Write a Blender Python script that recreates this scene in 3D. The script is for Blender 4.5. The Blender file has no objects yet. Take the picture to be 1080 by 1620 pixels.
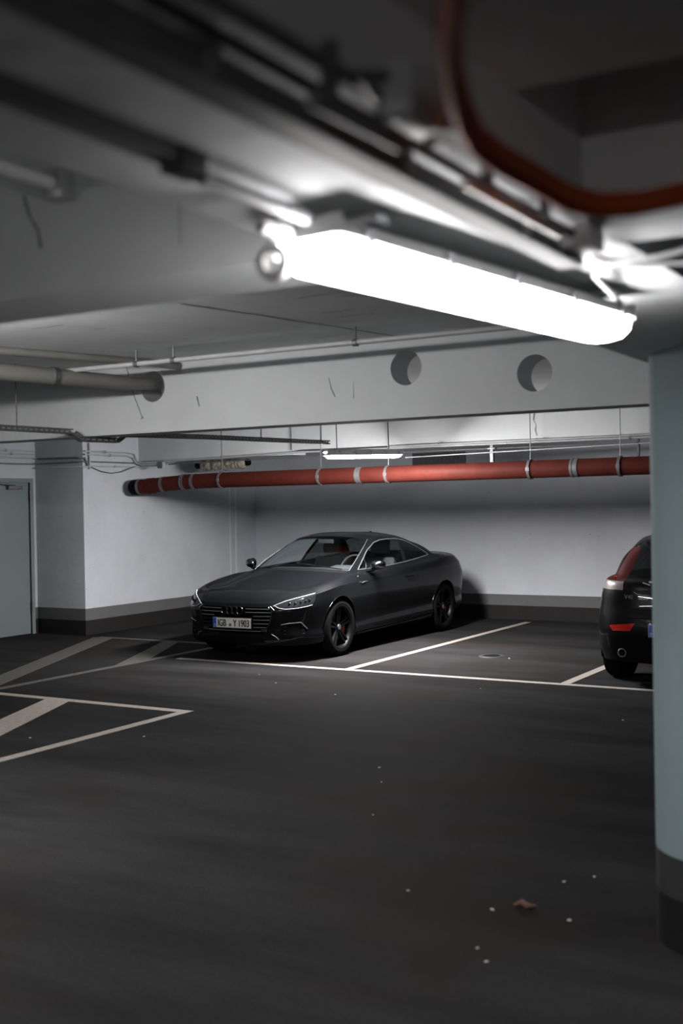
import bpy, bmesh, math, random
import numpy as np
from mathutils import Vector, Matrix
from mathutils.bvhtree import BVHTree
random.seed(7)
PI = math.pi
S = bpy.context.scene
COL = S.collection

# ------------------------------------------------------------ camera
F_PX, PITCH, ROLL, YAW, CAM_H = 1838.8, -0.008, -0.0171, 0.5336, 1.7736
fw = Vector((-math.sin(YAW)*math.cos(PITCH), math.cos(YAW)*math.cos(PITCH), math.sin(PITCH)))
rt = Vector((math.cos(YAW), math.sin(YAW), 0)); up = rt.cross(fw)
R = rt*math.cos(ROLL) + up*math.sin(ROLL); U = -rt*math.sin(ROLL) + up*math.cos(ROLL)
cd = bpy.data.cameras.new('camera'); cam = bpy.data.objects.new('camera', cd); COL.objects.link(cam)
cd.sensor_fit = 'VERTICAL'; cd.sensor_height = 36; cd.sensor_width = 24
cd.lens = F_PX/1620*36
cam.matrix_world = Matrix(((R.x, U.x, -fw.x, 0), (R.y, U.y, -fw.y, 0), (R.z, U.z, -fw.z, CAM_H), (0, 0, 0, 1)))
cd.clip_start = 0.05
cd.dof.use_dof = True; cd.dof.focus_distance = 13.0; cd.dof.aperture_fstop = 1.9
S.camera = cam

# ------------------------------------------------------------ world, exposure
w = bpy.data.worlds.new('world'); S.world = w; w.use_nodes = True
w.node_tree.nodes['Background'].inputs[0].default_value = (0.7, 0.85, 1.0, 1)
w.node_tree.nodes['Background'].inputs[1].default_value = 0.004
S.view_settings.view_transform = 'Standard'; S.view_settings.look = 'None'
S.view_settings.gamma = 1; S.view_settings.exposure = 0.0
LAMP_NEAR, LAMP_FAR, LAMP_MID, LAMP_FILL = 78.0, 640.0, 190.0, 52.0
S.cycles.max_bounces = 8; S.cycles.diffuse_bounces = 5; S.cycles.glossy_bounces = 4
S.cycles.transparent_max_bounces = 12; S.cycles.sample_clamp_indirect = 6
S.cycles.use_denoising = True

# ------------------------------------------------------------ materials
def mat(name, col, rough=0.6, metal=0.0, coat=0.0, emit=0, noise=None, bump=None, spec=0.5):
    """noise = (scale, amount) brightness variation; bump = (scale, strength)"""
    m = bpy.data.materials.new(name); m.use_nodes = True
    nt = m.node_tree; b = nt.nodes['Principled BSDF']
    b.inputs['Base Color'].default_value = (*col, 1); b.inputs['Roughness'].default_value = rough
    b.inputs['Metallic'].default_value = metal; b.inputs['Coat Weight'].default_value = coat
    b.inputs['Coat Roughness'].default_value = 0.03; b.inputs['Coat IOR'].default_value = 1.36; b.inputs['Specular IOR Level'].default_value = spec
    if emit:
        b.inputs['Emission Color'].default_value = (*col, 1); b.inputs['Emission Strength'].default_value = emit
    if noise or bump:
        tc = nt.nodes.new('ShaderNodeNewGeometry')
    if noise:
        n = nt.nodes.new('ShaderNodeTexNoise'); n.inputs['Scale'].default_value = noise[0]; n.inputs['Detail'].default_value = 8
        n.inputs['Roughness'].default_value = 0.65
        nt.links.new(tc.outputs['Position'], n.inputs['Vector'])
        r = nt.nodes.new('ShaderNodeMapRange'); r.inputs['From Min'].default_value = 0.3; r.inputs['From Max'].default_value = 0.7
        r.inputs['To Min'].default_value = 1-noise[1]; r.inputs['To Max'].default_value = 1+noise[1]
        nt.links.new(n.outputs['Fac'], r.inputs['Value'])
        x = nt.nodes.new('ShaderNodeVectorMath'); x.operation = 'SCALE'; x.inputs[0].default_value = col
        nt.links.new(r.outputs['Result'], x.inputs['Scale']); nt.links.new(x.outputs['Vector'], b.inputs['Base Color'])
    if bump:
        n2 = nt.nodes.new('ShaderNodeTexNoise'); n2.inputs['Scale'].default_value = bump[0]; n2.inputs['Detail'].default_value = 6
        nt.links.new(tc.outputs['Position'], n2.inputs['Vector'])
        bp = nt.nodes.new('ShaderNodeBump'); bp.inputs['Strength'].default_value = bump[1]; bp.inputs['Distance'].default_value = 0.01
        nt.links.new(n2.outputs['Fac'], bp.inputs['Height']); nt.links.new(bp.outputs['Normal'], b.inputs['Normal'])
    return m

def wall_mat(name, white, grey=(0.11, 0.11, 0.112), dark=(0.014, 0.0135, 0.013), z1=0.21, z2=0.372, pits=True):
    """white wall with the two painted skirting bands, by height, plus scuffs and pits"""
    m = bpy.data.materials.new(name); m.use_nodes = True; nt = m.node_tree; b = nt.nodes['Principled BSDF']
    b.inputs['Roughness'].default_value = 0.75; b.inputs['Specular IOR Level'].default_value = 0.25
    g = nt.nodes.new('ShaderNodeNewGeometry'); s = nt.nodes.new('ShaderNodeSeparateXYZ')
    nt.links.new(g.outputs['Position'], s.inputs[0])
    wob = nt.nodes.new('ShaderNodeTexNoise'); wob.inputs['Scale'].default_value = 3; nt.links.new(g.outputs['Position'], wob.inputs['Vector'])
    ad = nt.nodes.new('ShaderNodeMath'); ad.operation = 'MULTIPLY_ADD'; ad.inputs[1].default_value = 0.006
    nt.links.new(wob.outputs['Fac'], ad.inputs[0]); nt.links.new(s.outputs['Z'], ad.inputs[2])
    def step(z):
        q = nt.nodes.new('ShaderNodeMath'); q.operation = 'GREATER_THAN'; q.inputs[1].default_value = z
        nt.links.new(ad.outputs[0], q.inputs[0]); return q
    def mix(f, a, c):
        q = nt.nodes.new('ShaderNodeMix'); q.data_type = 'RGBA'; nt.links.new(f, q.inputs['Factor'])
        for sock, v in (('A', a), ('B', c)):
            i = [k for k in q.inputs if k.name == sock and k.type == 'RGBA'][0]
            if isinstance(v, tuple): i.default_value = (*v, 1)
            else: nt.links.new(v, i)
        return [k for k in q.outputs if k.type == 'RGBA'][0]
    c1 = mix(step(z1).outputs[0], dark, grey); c2 = mix(step(z2).outputs[0], c1, white)
    n = nt.nodes.new('ShaderNodeTexNoise'); n.inputs['Scale'].default_value = 1.3; n.inputs['Detail'].default_value = 9
    n.inputs['Roughness'].default_value = 0.7; nt.links.new(g.outputs['Position'], n.inputs['Vector'])
    r = nt.nodes.new('ShaderNodeMapRange'); r.inputs['From Min'].default_value = 0.3; r.inputs['From Max'].default_value = 0.7
    r.inputs['To Min'].default_value = 0.9; r.inputs['To Max'].default_value = 1.06; nt.links.new(n.outputs['Fac'], r.inputs['Value'])
    sc = nt.nodes.new('ShaderNodeVectorMath'); sc.operation = 'SCALE'
    nt.links.new(c2, sc.inputs[0]); nt.links.new(r.outputs['Result'], sc.inputs['Scale'])
    out = sc.outputs['Vector']
    if pits:
        v = nt.nodes.new('ShaderNodeTexVoronoi'); v.inputs['Scale'].default_value = 9; nt.links.new(g.outputs['Position'], v.inputs['Vector'])
        lt = nt.nodes.new('ShaderNodeMath'); lt.operation = 'LESS_THAN'; lt.inputs[1].default_value = 0.07
        nt.links.new(v.outputs['Distance'], lt.inputs[0])
        n3 = nt.nodes.new('ShaderNodeTexNoise'); n3.inputs['Scale'].default_value = 2.2; nt.links.new(g.outputs['Position'], n3.inputs['Vector'])
        gt = nt.nodes.new('ShaderNodeMath'); gt.operation = 'GREATER_THAN'; gt.inputs[1].default_value = 0.58; nt.links.new(n3.outputs['Fac'], gt.inputs[0])
        mu = nt.nodes.new('ShaderNodeMath'); mu.operation = 'MULTIPLY'; nt.links.new(lt.outputs[0], mu.inputs[0]); nt.links.new(gt.outputs[0], mu.inputs[1])
        m3 = nt.nodes.new('ShaderNodeMath'); m3.operation = 'MULTIPLY'; m3.inputs[1].default_value = 0.6; nt.links.new(mu.outputs[0], m3.inputs[0])
        out = mix(m3.outputs[0], out, (0.05, 0.05, 0.05))
    nt.links.new(out, b.inputs['Base Color'])
    n2 = nt.nodes.new('ShaderNodeTexNoise'); n2.inputs['Scale'].default_value = 26; n2.inputs['Detail'].default_value = 6
    nt.links.new(g.outputs['Position'], n2.inputs['Vector'])
    bp = nt.nodes.new('ShaderNodeBump'); bp.inputs['Strength'].default_value = 0.25; bp.inputs['Distance'].default_value = 0.01
    nt.links.new(n2.outputs['Fac'], bp.inputs['Height']); nt.links.new(bp.outputs['Normal'], b.inputs['Normal'])
    return m

def floor_mat():
    m = bpy.data.materials.new('asphalt'); m.use_nodes = True; nt = m.node_tree; b = nt.nodes['Principled BSDF']
    g = nt.nodes.new('ShaderNodeNewGeometry')
    def noise(sc, det=8, rough=0.6, vec=None):
        n = nt.nodes.new('ShaderNodeTexNoise'); n.inputs['Scale'].default_value = sc; n.inputs['Detail'].default_value = det
        n.inputs['Roughness'].default_value = rough; nt.links.new(vec or g.outputs['Position'], n.inputs['Vector']); return n
    mp = nt.nodes.new('ShaderNodeMapping'); mp.inputs['Scale'].default_value = (0.35, 1.6, 1); mp.inputs['Rotation'].default_value = (0, 0, 0.5)
    nt.links.new(g.outputs['Position'], mp.inputs['Vector'])
    big = noise(0.9, 9, 0.65, mp.outputs[0]); fine = noise(60, 4, 0.7)
    cr = nt.nodes.new('ShaderNodeValToRGB'); cr.color_ramp.elements[0].position = 0.32; cr.color_ramp.elements[1].position = 0.72
    cr.color_ramp.elements[0].color = (0.0115, 0.0115, 0.012, 1); cr.color_ramp.elements[1].color = (0.034, 0.034, 0.035, 1)
    nt.links.new(big.outputs['Fac'], cr.inputs['Fac'])
    r = nt.nodes.new('ShaderNodeMapRange'); r.inputs['From Min'].default_value = 0.3; r.inputs['From Max'].default_value = 0.7
    r.inputs['To Min'].default_value = 0.75; r.inputs['To Max'].default_value = 1.25; nt.links.new(fine.outputs['Fac'], r.inputs['Value'])
    sc = nt.nodes.new('ShaderNodeVectorMath'); sc.operation = 'SCALE'; nt.links.new(cr.outputs[0], sc.inputs[0]); nt.links.new(r.outputs[0], sc.inputs['Scale'])
    # brown stains
    st = noise(0.55, 3); gt = nt.nodes.new('ShaderNodeMapRange'); gt.inputs['From Min'].default_value = 0.48; gt.inputs['From Max'].default_value = 0.62
    gt.inputs['To Max'].default_value = 0.55; nt.links.new(st.outputs['Fac'], gt.inputs['Value'])
    mx = nt.nodes.new('ShaderNodeMix'); mx.data_type = 'RGBA'
    A = [k for k in mx.inputs if k.name == 'A' and k.type == 'RGBA'][0]; B = [k for k in mx.inputs if k.name == 'B' and k.type == 'RGBA'][0]
    nt.links.new(gt.outputs[0], mx.inputs['Factor']); nt.links.new(sc.outputs[0], A); B.default_value = (0.021, 0.0175, 0.015, 1)
    nt.links.new([k for k in mx.outputs if k.type == 'RGBA'][0], b.inputs['Base Color'])
    rr = nt.nodes.new('ShaderNodeMapRange'); rr.inputs['From Min'].default_value = 0.3; rr.inputs['From Max'].default_value = 0.7
    rr.inputs['To Min'].default_value = 0.72; rr.inputs['To Max'].default_value = 0.92; nt.links.new(big.outputs['Fac'], rr.inputs['Value'])
    nt.links.new(rr.outputs[0], b.inputs['Roughness']); b.inputs['Specular IOR Level'].default_value = 0.04; b.inputs['IOR'].default_value = 1.2
    bp = nt.nodes.new('ShaderNodeBump'); bp.inputs['Strength'].default_value = 0.35; bp.inputs['Distance'].default_value = 0.004
    nt.links.new(fine.outputs['Fac'], bp.inputs['Height']); nt.links.new(bp.outputs['Normal'], b.inputs['Normal'])
    return m

def glass_mat(name, tint, gl=0.06):
    m = bpy.data.materials.new(name); m.use_nodes = True; nt = m.node_tree; nt.nodes.clear()
    o = nt.nodes.new('ShaderNodeOutputMaterial'); t = nt.nodes.new('ShaderNodeBsdfTransparent'); t.inputs[0].default_value = (*tint, 1)
    g = nt.nodes.new('ShaderNodeBsdfGlossy'); g.inputs['Roughness'].default_value = 0.015; g.inputs[0].default_value = (0.9, 0.97, 1, 1)
    fc = nt.nodes.new('ShaderNodeLayerWeight'); fc.inputs[0].default_value = 0.5
    pw = nt.nodes.new('ShaderNodeMath'); pw.operation = 'POWER'; pw.inputs[1].default_value = 5; nt.links.new(fc.outputs['Facing'], pw.inputs[0])
    lw = nt.nodes.new('ShaderNodeMath'); lw.operation = 'MULTIPLY_ADD'; lw.inputs[1].default_value = 0.55; lw.inputs[2].default_value = 0.03
    nt.links.new(pw.outputs[0], lw.inputs[0])
    mx = nt.nodes.new('ShaderNodeMixShader'); nt.links.new(lw.outputs[0], mx.inputs[0]); nt.links.new(t.outputs[0], mx.inputs[1])
    nt.links.new(g.outputs[0], mx.inputs[2]); nt.links.new(mx.outputs[0], o.inputs[0])
    return m

M = dict(
 wall=wall_mat('painted_wall', (0.50, 0.52, 0.56)),
 pier=wall_mat('painted_pier', (0.42, 0.45, 0.47), grey=(0.085, 0.082, 0.08), dark=(0.008, 0.008, 0.008)),
 column=wall_mat('painted_column', (0.16, 0.215, 0.225), grey=(0.022, 0.0235, 0.025), dark=(0.004, 0.004, 0.004), pits=False),
 beam=mat('painted_concrete', (0.545, 0.565, 0.575), 0.8, noise=(1.1, 0.07), bump=(9, 0.35), spec=0.2),
 ceil=mat('painted_ceiling', (0.76, 0.79, 0.80), 0.85, noise=(1.6, 0.1), bump=(5, 0.3), spec=0.2),
 floor=floor_mat(),
 line=mat('road_paint', (0.27, 0.245, 0.215), 0.7, noise=(22, 0.22), bump=(60, 0.3)),
 line_worn=mat('worn_road_paint', (0.06, 0.057, 0.05), 0.75, noise=(18, 0.35), bump=(60, 0.3)),
 door=mat('door_paint', (0.16, 0.19, 0.195), 0.45, noise=(2, 0.04)),
 steel=mat('galvanised_steel', (0.42, 0.43, 0.44), 0.4, 0.8, noise=(12, 0.12)),
 dsteel=mat('dull_steel', (0.16, 0.165, 0.17), 0.5, 0.6, noise=(9, 0.15)),
 conduit=mat('grey_plastic_conduit', (0.40, 0.41, 0.42), 0.5, noise=(8, 0.08)),
 dconduit=mat('dark_grey_conduit', (0.11, 0.115, 0.12), 0.5, noise=(8, 0.12)),
 brown=mat('red_brown_pipe', (0.068, 0.014, 0.010), 0.6, spec=0.08, noise=(7, 0.18), bump=(20, 0.2)),
 greypipe=mat('grey_brown_pipe', (0.20, 0.195, 0.18), 0.5, noise=(5, 0.12)),
 black=mat('black_rubber', (0.0035, 0.0035, 0.004), 0.85, spec=0.08),
 traygrey=mat('dull_zinc_tray', (0.13, 0.135, 0.138), 0.6, noise=(9, 0.12)),
 stripe=mat('pale_paint_run', (0.60, 0.62, 0.64), 0.8),
 dark=mat('dark_plastic', (0.02, 0.02, 0.022), 0.55),
 orange=mat('orange_cable_sheath', (0.42, 0.085, 0.03), 0.75, spec=0.2, noise=(20, 0.1)),
 lampbody=mat('lamp_housing_plastic', (0.62, 0.62, 0.62), 0.5),
 foam=mat('mineral_wool', (0.33, 0.30, 0.25), 0.95, noise=(14, 0.5), bump=(30, 1.0)),
 litter=mat('pale_crumb', (0.45, 0.45, 0.43), 0.8),
 leaf=mat('dry_leaf', (0.10, 0.05, 0.035), 0.8),
 paint=mat('black_car_paint', (0.003, 0.0034, 0.0042), 0.4, 0.0, coat=0.5, spec=0.05),
 gloss=mat('gloss_black', (0.003, 0.003, 0.0035), 0.4, spec=0.12),
 chrome=mat('brushed_chrome', (0.75, 0.77, 0.79), 0.14, 1.0),
 satin=mat('satin_silver', (0.42, 0.44, 0.46), 0.3, 0.9),
 mirrorcap=mat('mirror_cap', (0.16, 0.165, 0.175), 0.12, 1.0),
 dchrome=mat('dark_chrome', (0.06, 0.065, 0.07), 0.2, 1.0),
 glass=glass_mat('clear_glass', (0.84, 0.90, 0.90)),
 dglass=glass_mat('tinted_glass', (0.16, 0.17, 0.18)),
 lens=mat('headlight_lens', (0.012, 0.013, 0.015), 0.15, 0.0, coat=0.6),
 drl=mat('light_guide', (0.72, 0.76, 0.80), 0.2, 0.3),
 seat=mat('black_leather', (0.02, 0.02, 0.022), 0.5),
 trimlt=mat('dashboard_top', (0.03, 0.032, 0.034), 0.5), hood=mat('instrument_hood', (0.05, 0.053, 0.055), 0.6, spec=0.2),  # hood paler than the dashboard, imitating light reflected there
 plate=mat('plate_white', (0.85, 0.85, 0.82), 0.4),
 blue=mat('plate_blue', (0.01, 0.10, 0.52), 0.4),
 ink=mat('plate_black', (0.01, 0.01, 0.01), 0.5),
 white=mat('plain_white', (0.8, 0.8, 0.8), 0.4),
 red=mat('red_lens', (0.42, 0.012, 0.008), 0.12, coat=1.0),
 dred=mat('dark_red_lens', (0.05, 0.003, 0.0025), 0.3, coat=0.2, spec=0.1),
 caliper=mat('red_caliper', (0.35, 0.03, 0.02), 0.4),
 amber=mat('clear_lens', (0.22, 0.18, 0.175), 0.3, coat=0.6),
)

# ------------------------------------------------------------ helpers
class MB:
    def __init__(s): s.bm = bmesh.new()
    def box(s, lo, hi):
        a, b = Vector(lo), Vector(hi)
        vs = [s.bm.verts.new((x, y, z)) for x in (a.x, b.x) for y in (a.y, b.y) for z in (a.z, b.z)]
        for f in ((0, 1, 3, 2), (4, 6, 7, 5), (0, 4, 5, 1), (2, 3, 7, 6), (0, 2, 6, 4), (1, 5, 7, 3)):
            s.bm.faces.new([vs[i] for i in f])
        return s
    def prism(s, pts, axis, a, b):
        """closed 2D outline pushed along an axis ('x','y','z') from a to b"""
        def P(u, v, t): return {'x': (t, u, v), 'y': (u, t, v), 'z': (u, v, t)}[axis]
        r0 = [s.bm.verts.new(P(u, v, a)) for u, v in pts]; r1 = [s.bm.verts.new(P(u, v, b)) for u, v in pts]
        n = len(pts); s.bm.faces.new(r0); s.bm.faces.new(list(reversed(r1)))
        for i in range(n): s.bm.faces.new((r0[i], r1[i], r1[(i+1) % n], r0[(i+1) % n]))
        return s
    def tube(s, pts, r, n=12, cap=True, flat=None):
        """round tube along a polyline; r number or list; flat=(normal, a, b) for an oval section"""
        pts = [Vector(p) for p in pts]; rs = r if isinstance(r, (list, tuple)) else [r]*len(pts)
        T = []
        for i in range(len(pts)):
            a = (pts[i]-pts[i-1]).normalized() if i else (pts[1]-pts[0]).normalized()
            b = (pts[i+1]-pts[i]).normalized() if i < len(pts)-1 else a
            t = (a+b); T.append(t.normalized() if t.length > 1e-6 else a)
        ref = Vector((0, 0, 1)) if abs(T[0].z) < 0.9 else Vector((1, 0, 0))
        rings = []; nrm = (ref - T[0]*ref.dot(T[0])).normalized()
        for i, p in enumerate(pts):
            nrm = (nrm - T[i]*nrm.dot(T[i])).normalized(); bn = T[i].cross(nrm)
            ring = []
            for k in range(n):
                an = 2*PI*k/n; ring.append(s.bm.verts.new(p + (nrm*math.cos(an)+bn*math.sin(an))*rs[i]))
            rings.append(ring)
        for a, b in zip(rings, rings[1:]):
            for k in range(n): s.bm.faces.new((a[k], a[(k+1) % n], b[(k+1) % n], b[k]))
        if cap:
            s.bm.faces.new(list(reversed(rings[0]))); s.bm.faces.new(rings[-1])
        return s
    def lathe(s, prof, c, axis, n=40):
        """profile (t along axis, radius) revolved round axis through c"""
        c = Vector(c); ax = Vector(axis).normalized(); ref = Vector((0, 0, 1)) if abs(ax.z) < 0.9 else Vector((1, 0, 0))
        u = (ref-ax*ref.dot(ax)).normalized(); v = ax.cross(u); rings = []
        for t, r in prof:
            if r < 1e-5: rings.append([s.bm.verts.new(c+ax*t)])
            else: rings.append([s.bm.verts.new(c+ax*t+(u*math.cos(2*PI*k/n)+v*math.sin(2*PI*k/n))*r) for k in range(n)])
        for a, b in zip(rings, rings[1:]):
            for k in range(n):
                k2 = (k+1) % n
                if len(a) == 1 and len(b) == 1: continue
                if len(a) == 1: s.bm.faces.new((a[0], b[k2], b[k]))
                elif len(b) == 1: s.bm.faces.new((a[k], a[k2], b[0]))
                else: s.bm.faces.new((a[k], a[k2], b[k2], b[k]))
        return s
    def quad(s, *p): s.bm.faces.new([s.bm.verts.new(q) for q in p]); return s
    def ico(s, c, r, sub=2, sc=(1, 1, 1), jit=0):
        g = bmesh.ops.create_icosphere(s.bm, subdivisions=sub, radius=1)
        for v in g['verts']:
            k = 1+random.uniform(-jit, jit)
            v.co = Vector(c)+Vector((v.co.x*sc[0]*r*k, v.co.y*sc[1]*r*k, v.co.z*sc[2]*r*k))
        return s
    def build(s, name, m, parent=None, bevel=0, smooth=40, seg=2):
        bm = s.bm
        bmesh.ops.recalc_face_normals(bm, faces=bm.faces)
        if bevel:
            es = [e for e in bm.edges if len(e.link_faces) == 2 and e.calc_face_angle(0) > 0.5]
            bmesh.ops.bevel(bm, geom=es, offset=bevel, segments=seg, profile=0.7, affect='EDGES', clamp_overlap=True)
        me = bpy.data.meshes.new(name); bm.to_mesh(me); bm.free()
        return link(name, me, m, parent, smooth)

def link(name, me, m, parent=None, smooth=40):
    for x in (m if isinstance(m, (list, tuple)) else [m]): me.materials.append(x)
    if smooth:
        me.polygons.foreach_set('use_smooth', [True]*len(me.polygons)); me.set_sharp_from_angle(angle=math.radians(smooth))
    o = bpy.data.objects.new(name, me); COL.objects.link(o)
    if parent: o.parent = parent
    return o
def tag(o, label, cat, group=None):
    o['label'] = label; o['category'] = cat
    if group: o['group'] = group
    return o
def struct(o): o['kind'] = 'structure'; return o
def empty(name, loc, label, cat, group=None, rz=0):
    o = bpy.data.objects.new(name, None); COL.objects.link(o); o.location = loc; o.rotation_euler.z = rz; o.empty_display_size = 0.2
    return tag(o, label, cat, group)
def copy_tree(o, parent=None):
    c = o.copy(); COL.objects.link(c)
    if parent: c.parent = parent
    for ch in list(o.children): copy_tree(ch, c)
    return c
def text_mesh(txt, size, depth=0.001, sx=1.0, off=0.0):
    cu = bpy.data.curves.new('t', 'FONT'); cu.body = txt; cu.size = size; cu.extrude = depth; cu.align_x = 'LEFT'; cu.offset = off
    ob = bpy.data.objects.new('t', cu); COL.objects.link(ob); dg = bpy.context.evaluated_depsgraph_get()
    me = bpy.data.meshes.new_from_object(ob.evaluated_get(dg)); bpy.data.objects.remove(ob)
    for v in me.vertices: v.co.x *= sx
    return me

# ------------------------------------------------------------ the garage
SOF, CEIL = 2.345, 2.87
XL, XD, YP, YB = -11.2, -12.1, 11.98, 16.12
XR, YF = 7.0, -6.0
fl = struct(MB().box((XD-0.3, YF, -0.2), (XR, YB+0.3, 0)).build('floor', M['floor'], smooth=0))
struct(MB().box((XD-0.3, YF, CEIL), (XR, YB+0.3, CEIL+0.2)).build('ceiling', M['ceil'], smooth=0))
struct(MB().box((XL-0.9, YB, 0), (XR, YB+0.3, CEIL)).build('wall_back', M['wall'], smooth=0))
struct(MB().box((XL-0.9, YP, 0), (XL, YB, CEIL)).build('wall_left', M['wall'], bevel=0.006))
struct(MB().box((XR, YF, 0), (XR+0.3, YB+0.3, CEIL)).build('wall_right', M['wall'], smooth=0))
struct(MB().box((XD-0.3, YF-0.3, 0), (XR+0.3, YF, CEIL)).build('wall_front', M['wall'], smooth=0))
# wall with the door opening
dy0, dy1, dz = 10.84, 11.86, 2.13
b = MB(); b.box((XD-0.3, YF, 0), (XD, dy0, CEIL)); b.box((XD-0.3, dy0, dz), (XD, dy1, CEIL)); b.box((XD-0.3, dy1, 0), (XD, YP, CEIL))
struct(b.build('wall_door_side', M['pier'], smooth=0))
d = struct(MB().box((XD-0.10, dy0, 0.006), (XD-0.02, dy1, dz)).build('door_1', M['door'], bevel=0.004))
fr = MB(); fr.box((XD-0.12, dy1, 0), (XD+0.015, dy1+0.06, dz+0.06)); fr.box((XD-0.12, dy0-0.06, 0), (XD+0.015, dy0, dz+0.06)); fr.box((XD-0.12, dy0, dz), (XD+0.015, dy1, dz+0.06))
fr.build('door_frame', M['door'], d, bevel=0.004)
MB().box((XD-0.02, 11.44, 2.035), (XD+0.04, 11.70, 2.085)).build('door_closer', M['dsteel'], d, bevel=0.006)
MB().tube([(XD+0.045, 11.56, 2.09), (XD+0.10, 11.40, 2.10), (XD+0.02, 11.22, 2.12)], 0.008).build('closer_arm', M['dsteel'], d)
for z in (0.30, 1.88):
    MB().tube([(XD+0.012, dy1+0.004, z), (XD+0.012, dy1+0.004, z+0.16)], 0.014).build('hinge', M['dsteel'], d)
MB().tube([(XD-0.02, 10.93, 1.05), (XD+0.05, 10.93, 1.05), (XD+0.05, 11.06, 1.05)], 0.011).build('door_handle', M['steel'], d)

# beams
def hole_beam():
    bm = bmesh.new(); bm.free()
    b = MB(); b.box((XD-0.3, 7.05, SOF), (XR, 7.30, CEIL)); o = b.build('beam_body', M['beam'], smooth=0)
    for x, z in ((-5.85, 2.700), (-3.636, 2.684), (-2.713, 2.583)):
        c = MB().lathe([(-0.3, 0), (-0.3, 0.119), (0.3, 0.119), (0.3, 0)], (x, 7.17, z), (0, 1, 0), 48).build('cutter', M['beam'])
        md = o.modifiers.new('b', 'BOOLEAN'); md.operation = 'DIFFERENCE'; md.solver = 'EXACT'; md.object = c
        dg = bpy.context.evaluated_depsgraph_get(); dg.update()
        me = bpy.data.meshes.new_from_object(o.evaluated_get(dg)); o.modifiers.clear(); o.data = me; bpy.data.objects.remove(c)
    me.polygons.foreach_set('use_smooth', [True]*len(me.polygons)); me.set_sharp_from_angle(angle=0.6)
    o.name = 'trim_2'; return struct(o)
hole_beam()
struct(MB().box((XD-0.3, 2.285, SOF), (-1.39, 2.58, CEIL)).box((-0.77, 2.285, SOF), (XR, 2.58, CEIL)).build('trim_1', M['beam'], bevel=0.004))
struct(MB().box((XL, 13.15, 2.43), (-8.50, 13.45, CEIL)).build('trim_3', M['beam'], bevel=0.004))
struct(MB().box((-8.50, 13.10, 2.49), (XR, 13.45, CEIL)).build('trim_4', M['beam'], bevel=0.008))
struct(MB().box((-1.39, YF, SOF), (-0.77, 7.05, CEIL)).build('trim_5', M['beam'], bevel=0.008))
struct(MB().box((-0.77, YF, 2.49), (XR, 1.92, CEIL)).build('trim_6', M['ceil'], bevel=0.004))
# round column
c = struct(MB().lathe([(0, 0.30), (SOF, 0.30)], (-1.03, 4.78, 0), (0, 0, 1), 96).build('trim_7', M['column']))

# drawn dark shuttering joints in the ceiling
cr = MB()
def crack(pts, wd=0.012):
    for a, b_ in zip(pts, pts[1:]):
        a, b_ = Vector(a), Vector(b_); t = (b_-a).normalized(); n = Vector((-t.y, t.x, 0))*wd*random.uniform(0.3, 0.6)
        cr.quad(a-n, b_-n, b_+n, a+n)
zz = CEIL-0.002
pts = [(-3.94+0.06*i+random.uniform(-.015, .015), 5.0+0.30*i, zz) for i in range(7)]
crack(pts, 0.02)
for i in range(30):
    x, y = random.uniform(-6.4, -2.2), random.uniform(4.6, 6.8); L = random.uniform(0.05, 0.35)
    crack([(x, y, zz), (x+L*0.5, y+random.uniform(-.01, .01), zz), (x+L, y+random.uniform(-.02, .02), zz)], 0.007)
struct(cr.build('trim_8', M['dark'], smooth=0))

# floor markings, painted on the asphalt (parts of the floor)
LW = 0.10
def fline(pts, m='line', name='painted_line'):
    MB().prism(pts, 'z', 0.0005, 0.004).build(name, M[m], fl, smooth=0)
def rect(x0, y0, x1, y1, m='line'): fline([(x0, y0), (x1, y0), (x1, y1), (x0, y1)], m)
rect(-8.50, 10.56, 2.2, 10.66)                          # front line of the stalls
rect(-6.29, 10.66, -6.19, 15.80)
rect(-3.89, 10.66, -3.79, 15.80)
rect(-1.49, 10.66, -1.39, 15.80)
rect(-8.78, 6.4, -8.68, 11.86, 'line_worn')
rect(-10.9, 11.86, -8.68, 11.96, 'line_worn')
rect(-12.1, 7.84, -6.30, 7.94, 'line')
rect(-6.30, 3.0, -6.20, 7.94, 'line')
# hatch bars
fline([(-10.95, 11.86), (-10.62, 11.86), (-8.78, 8.02), (-9.15, 8.20)], 'line_worn')
fline([(-9.74, 11.86), (-9.50, 11.86), (-8.78, 10.45), (-8.78, 9.84)], 'line_worn')
fline([(-7.85, 7.84), (-7.56, 7.84), (-6.70, 5.95), (-7.03, 5.95)], 'line')

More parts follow.
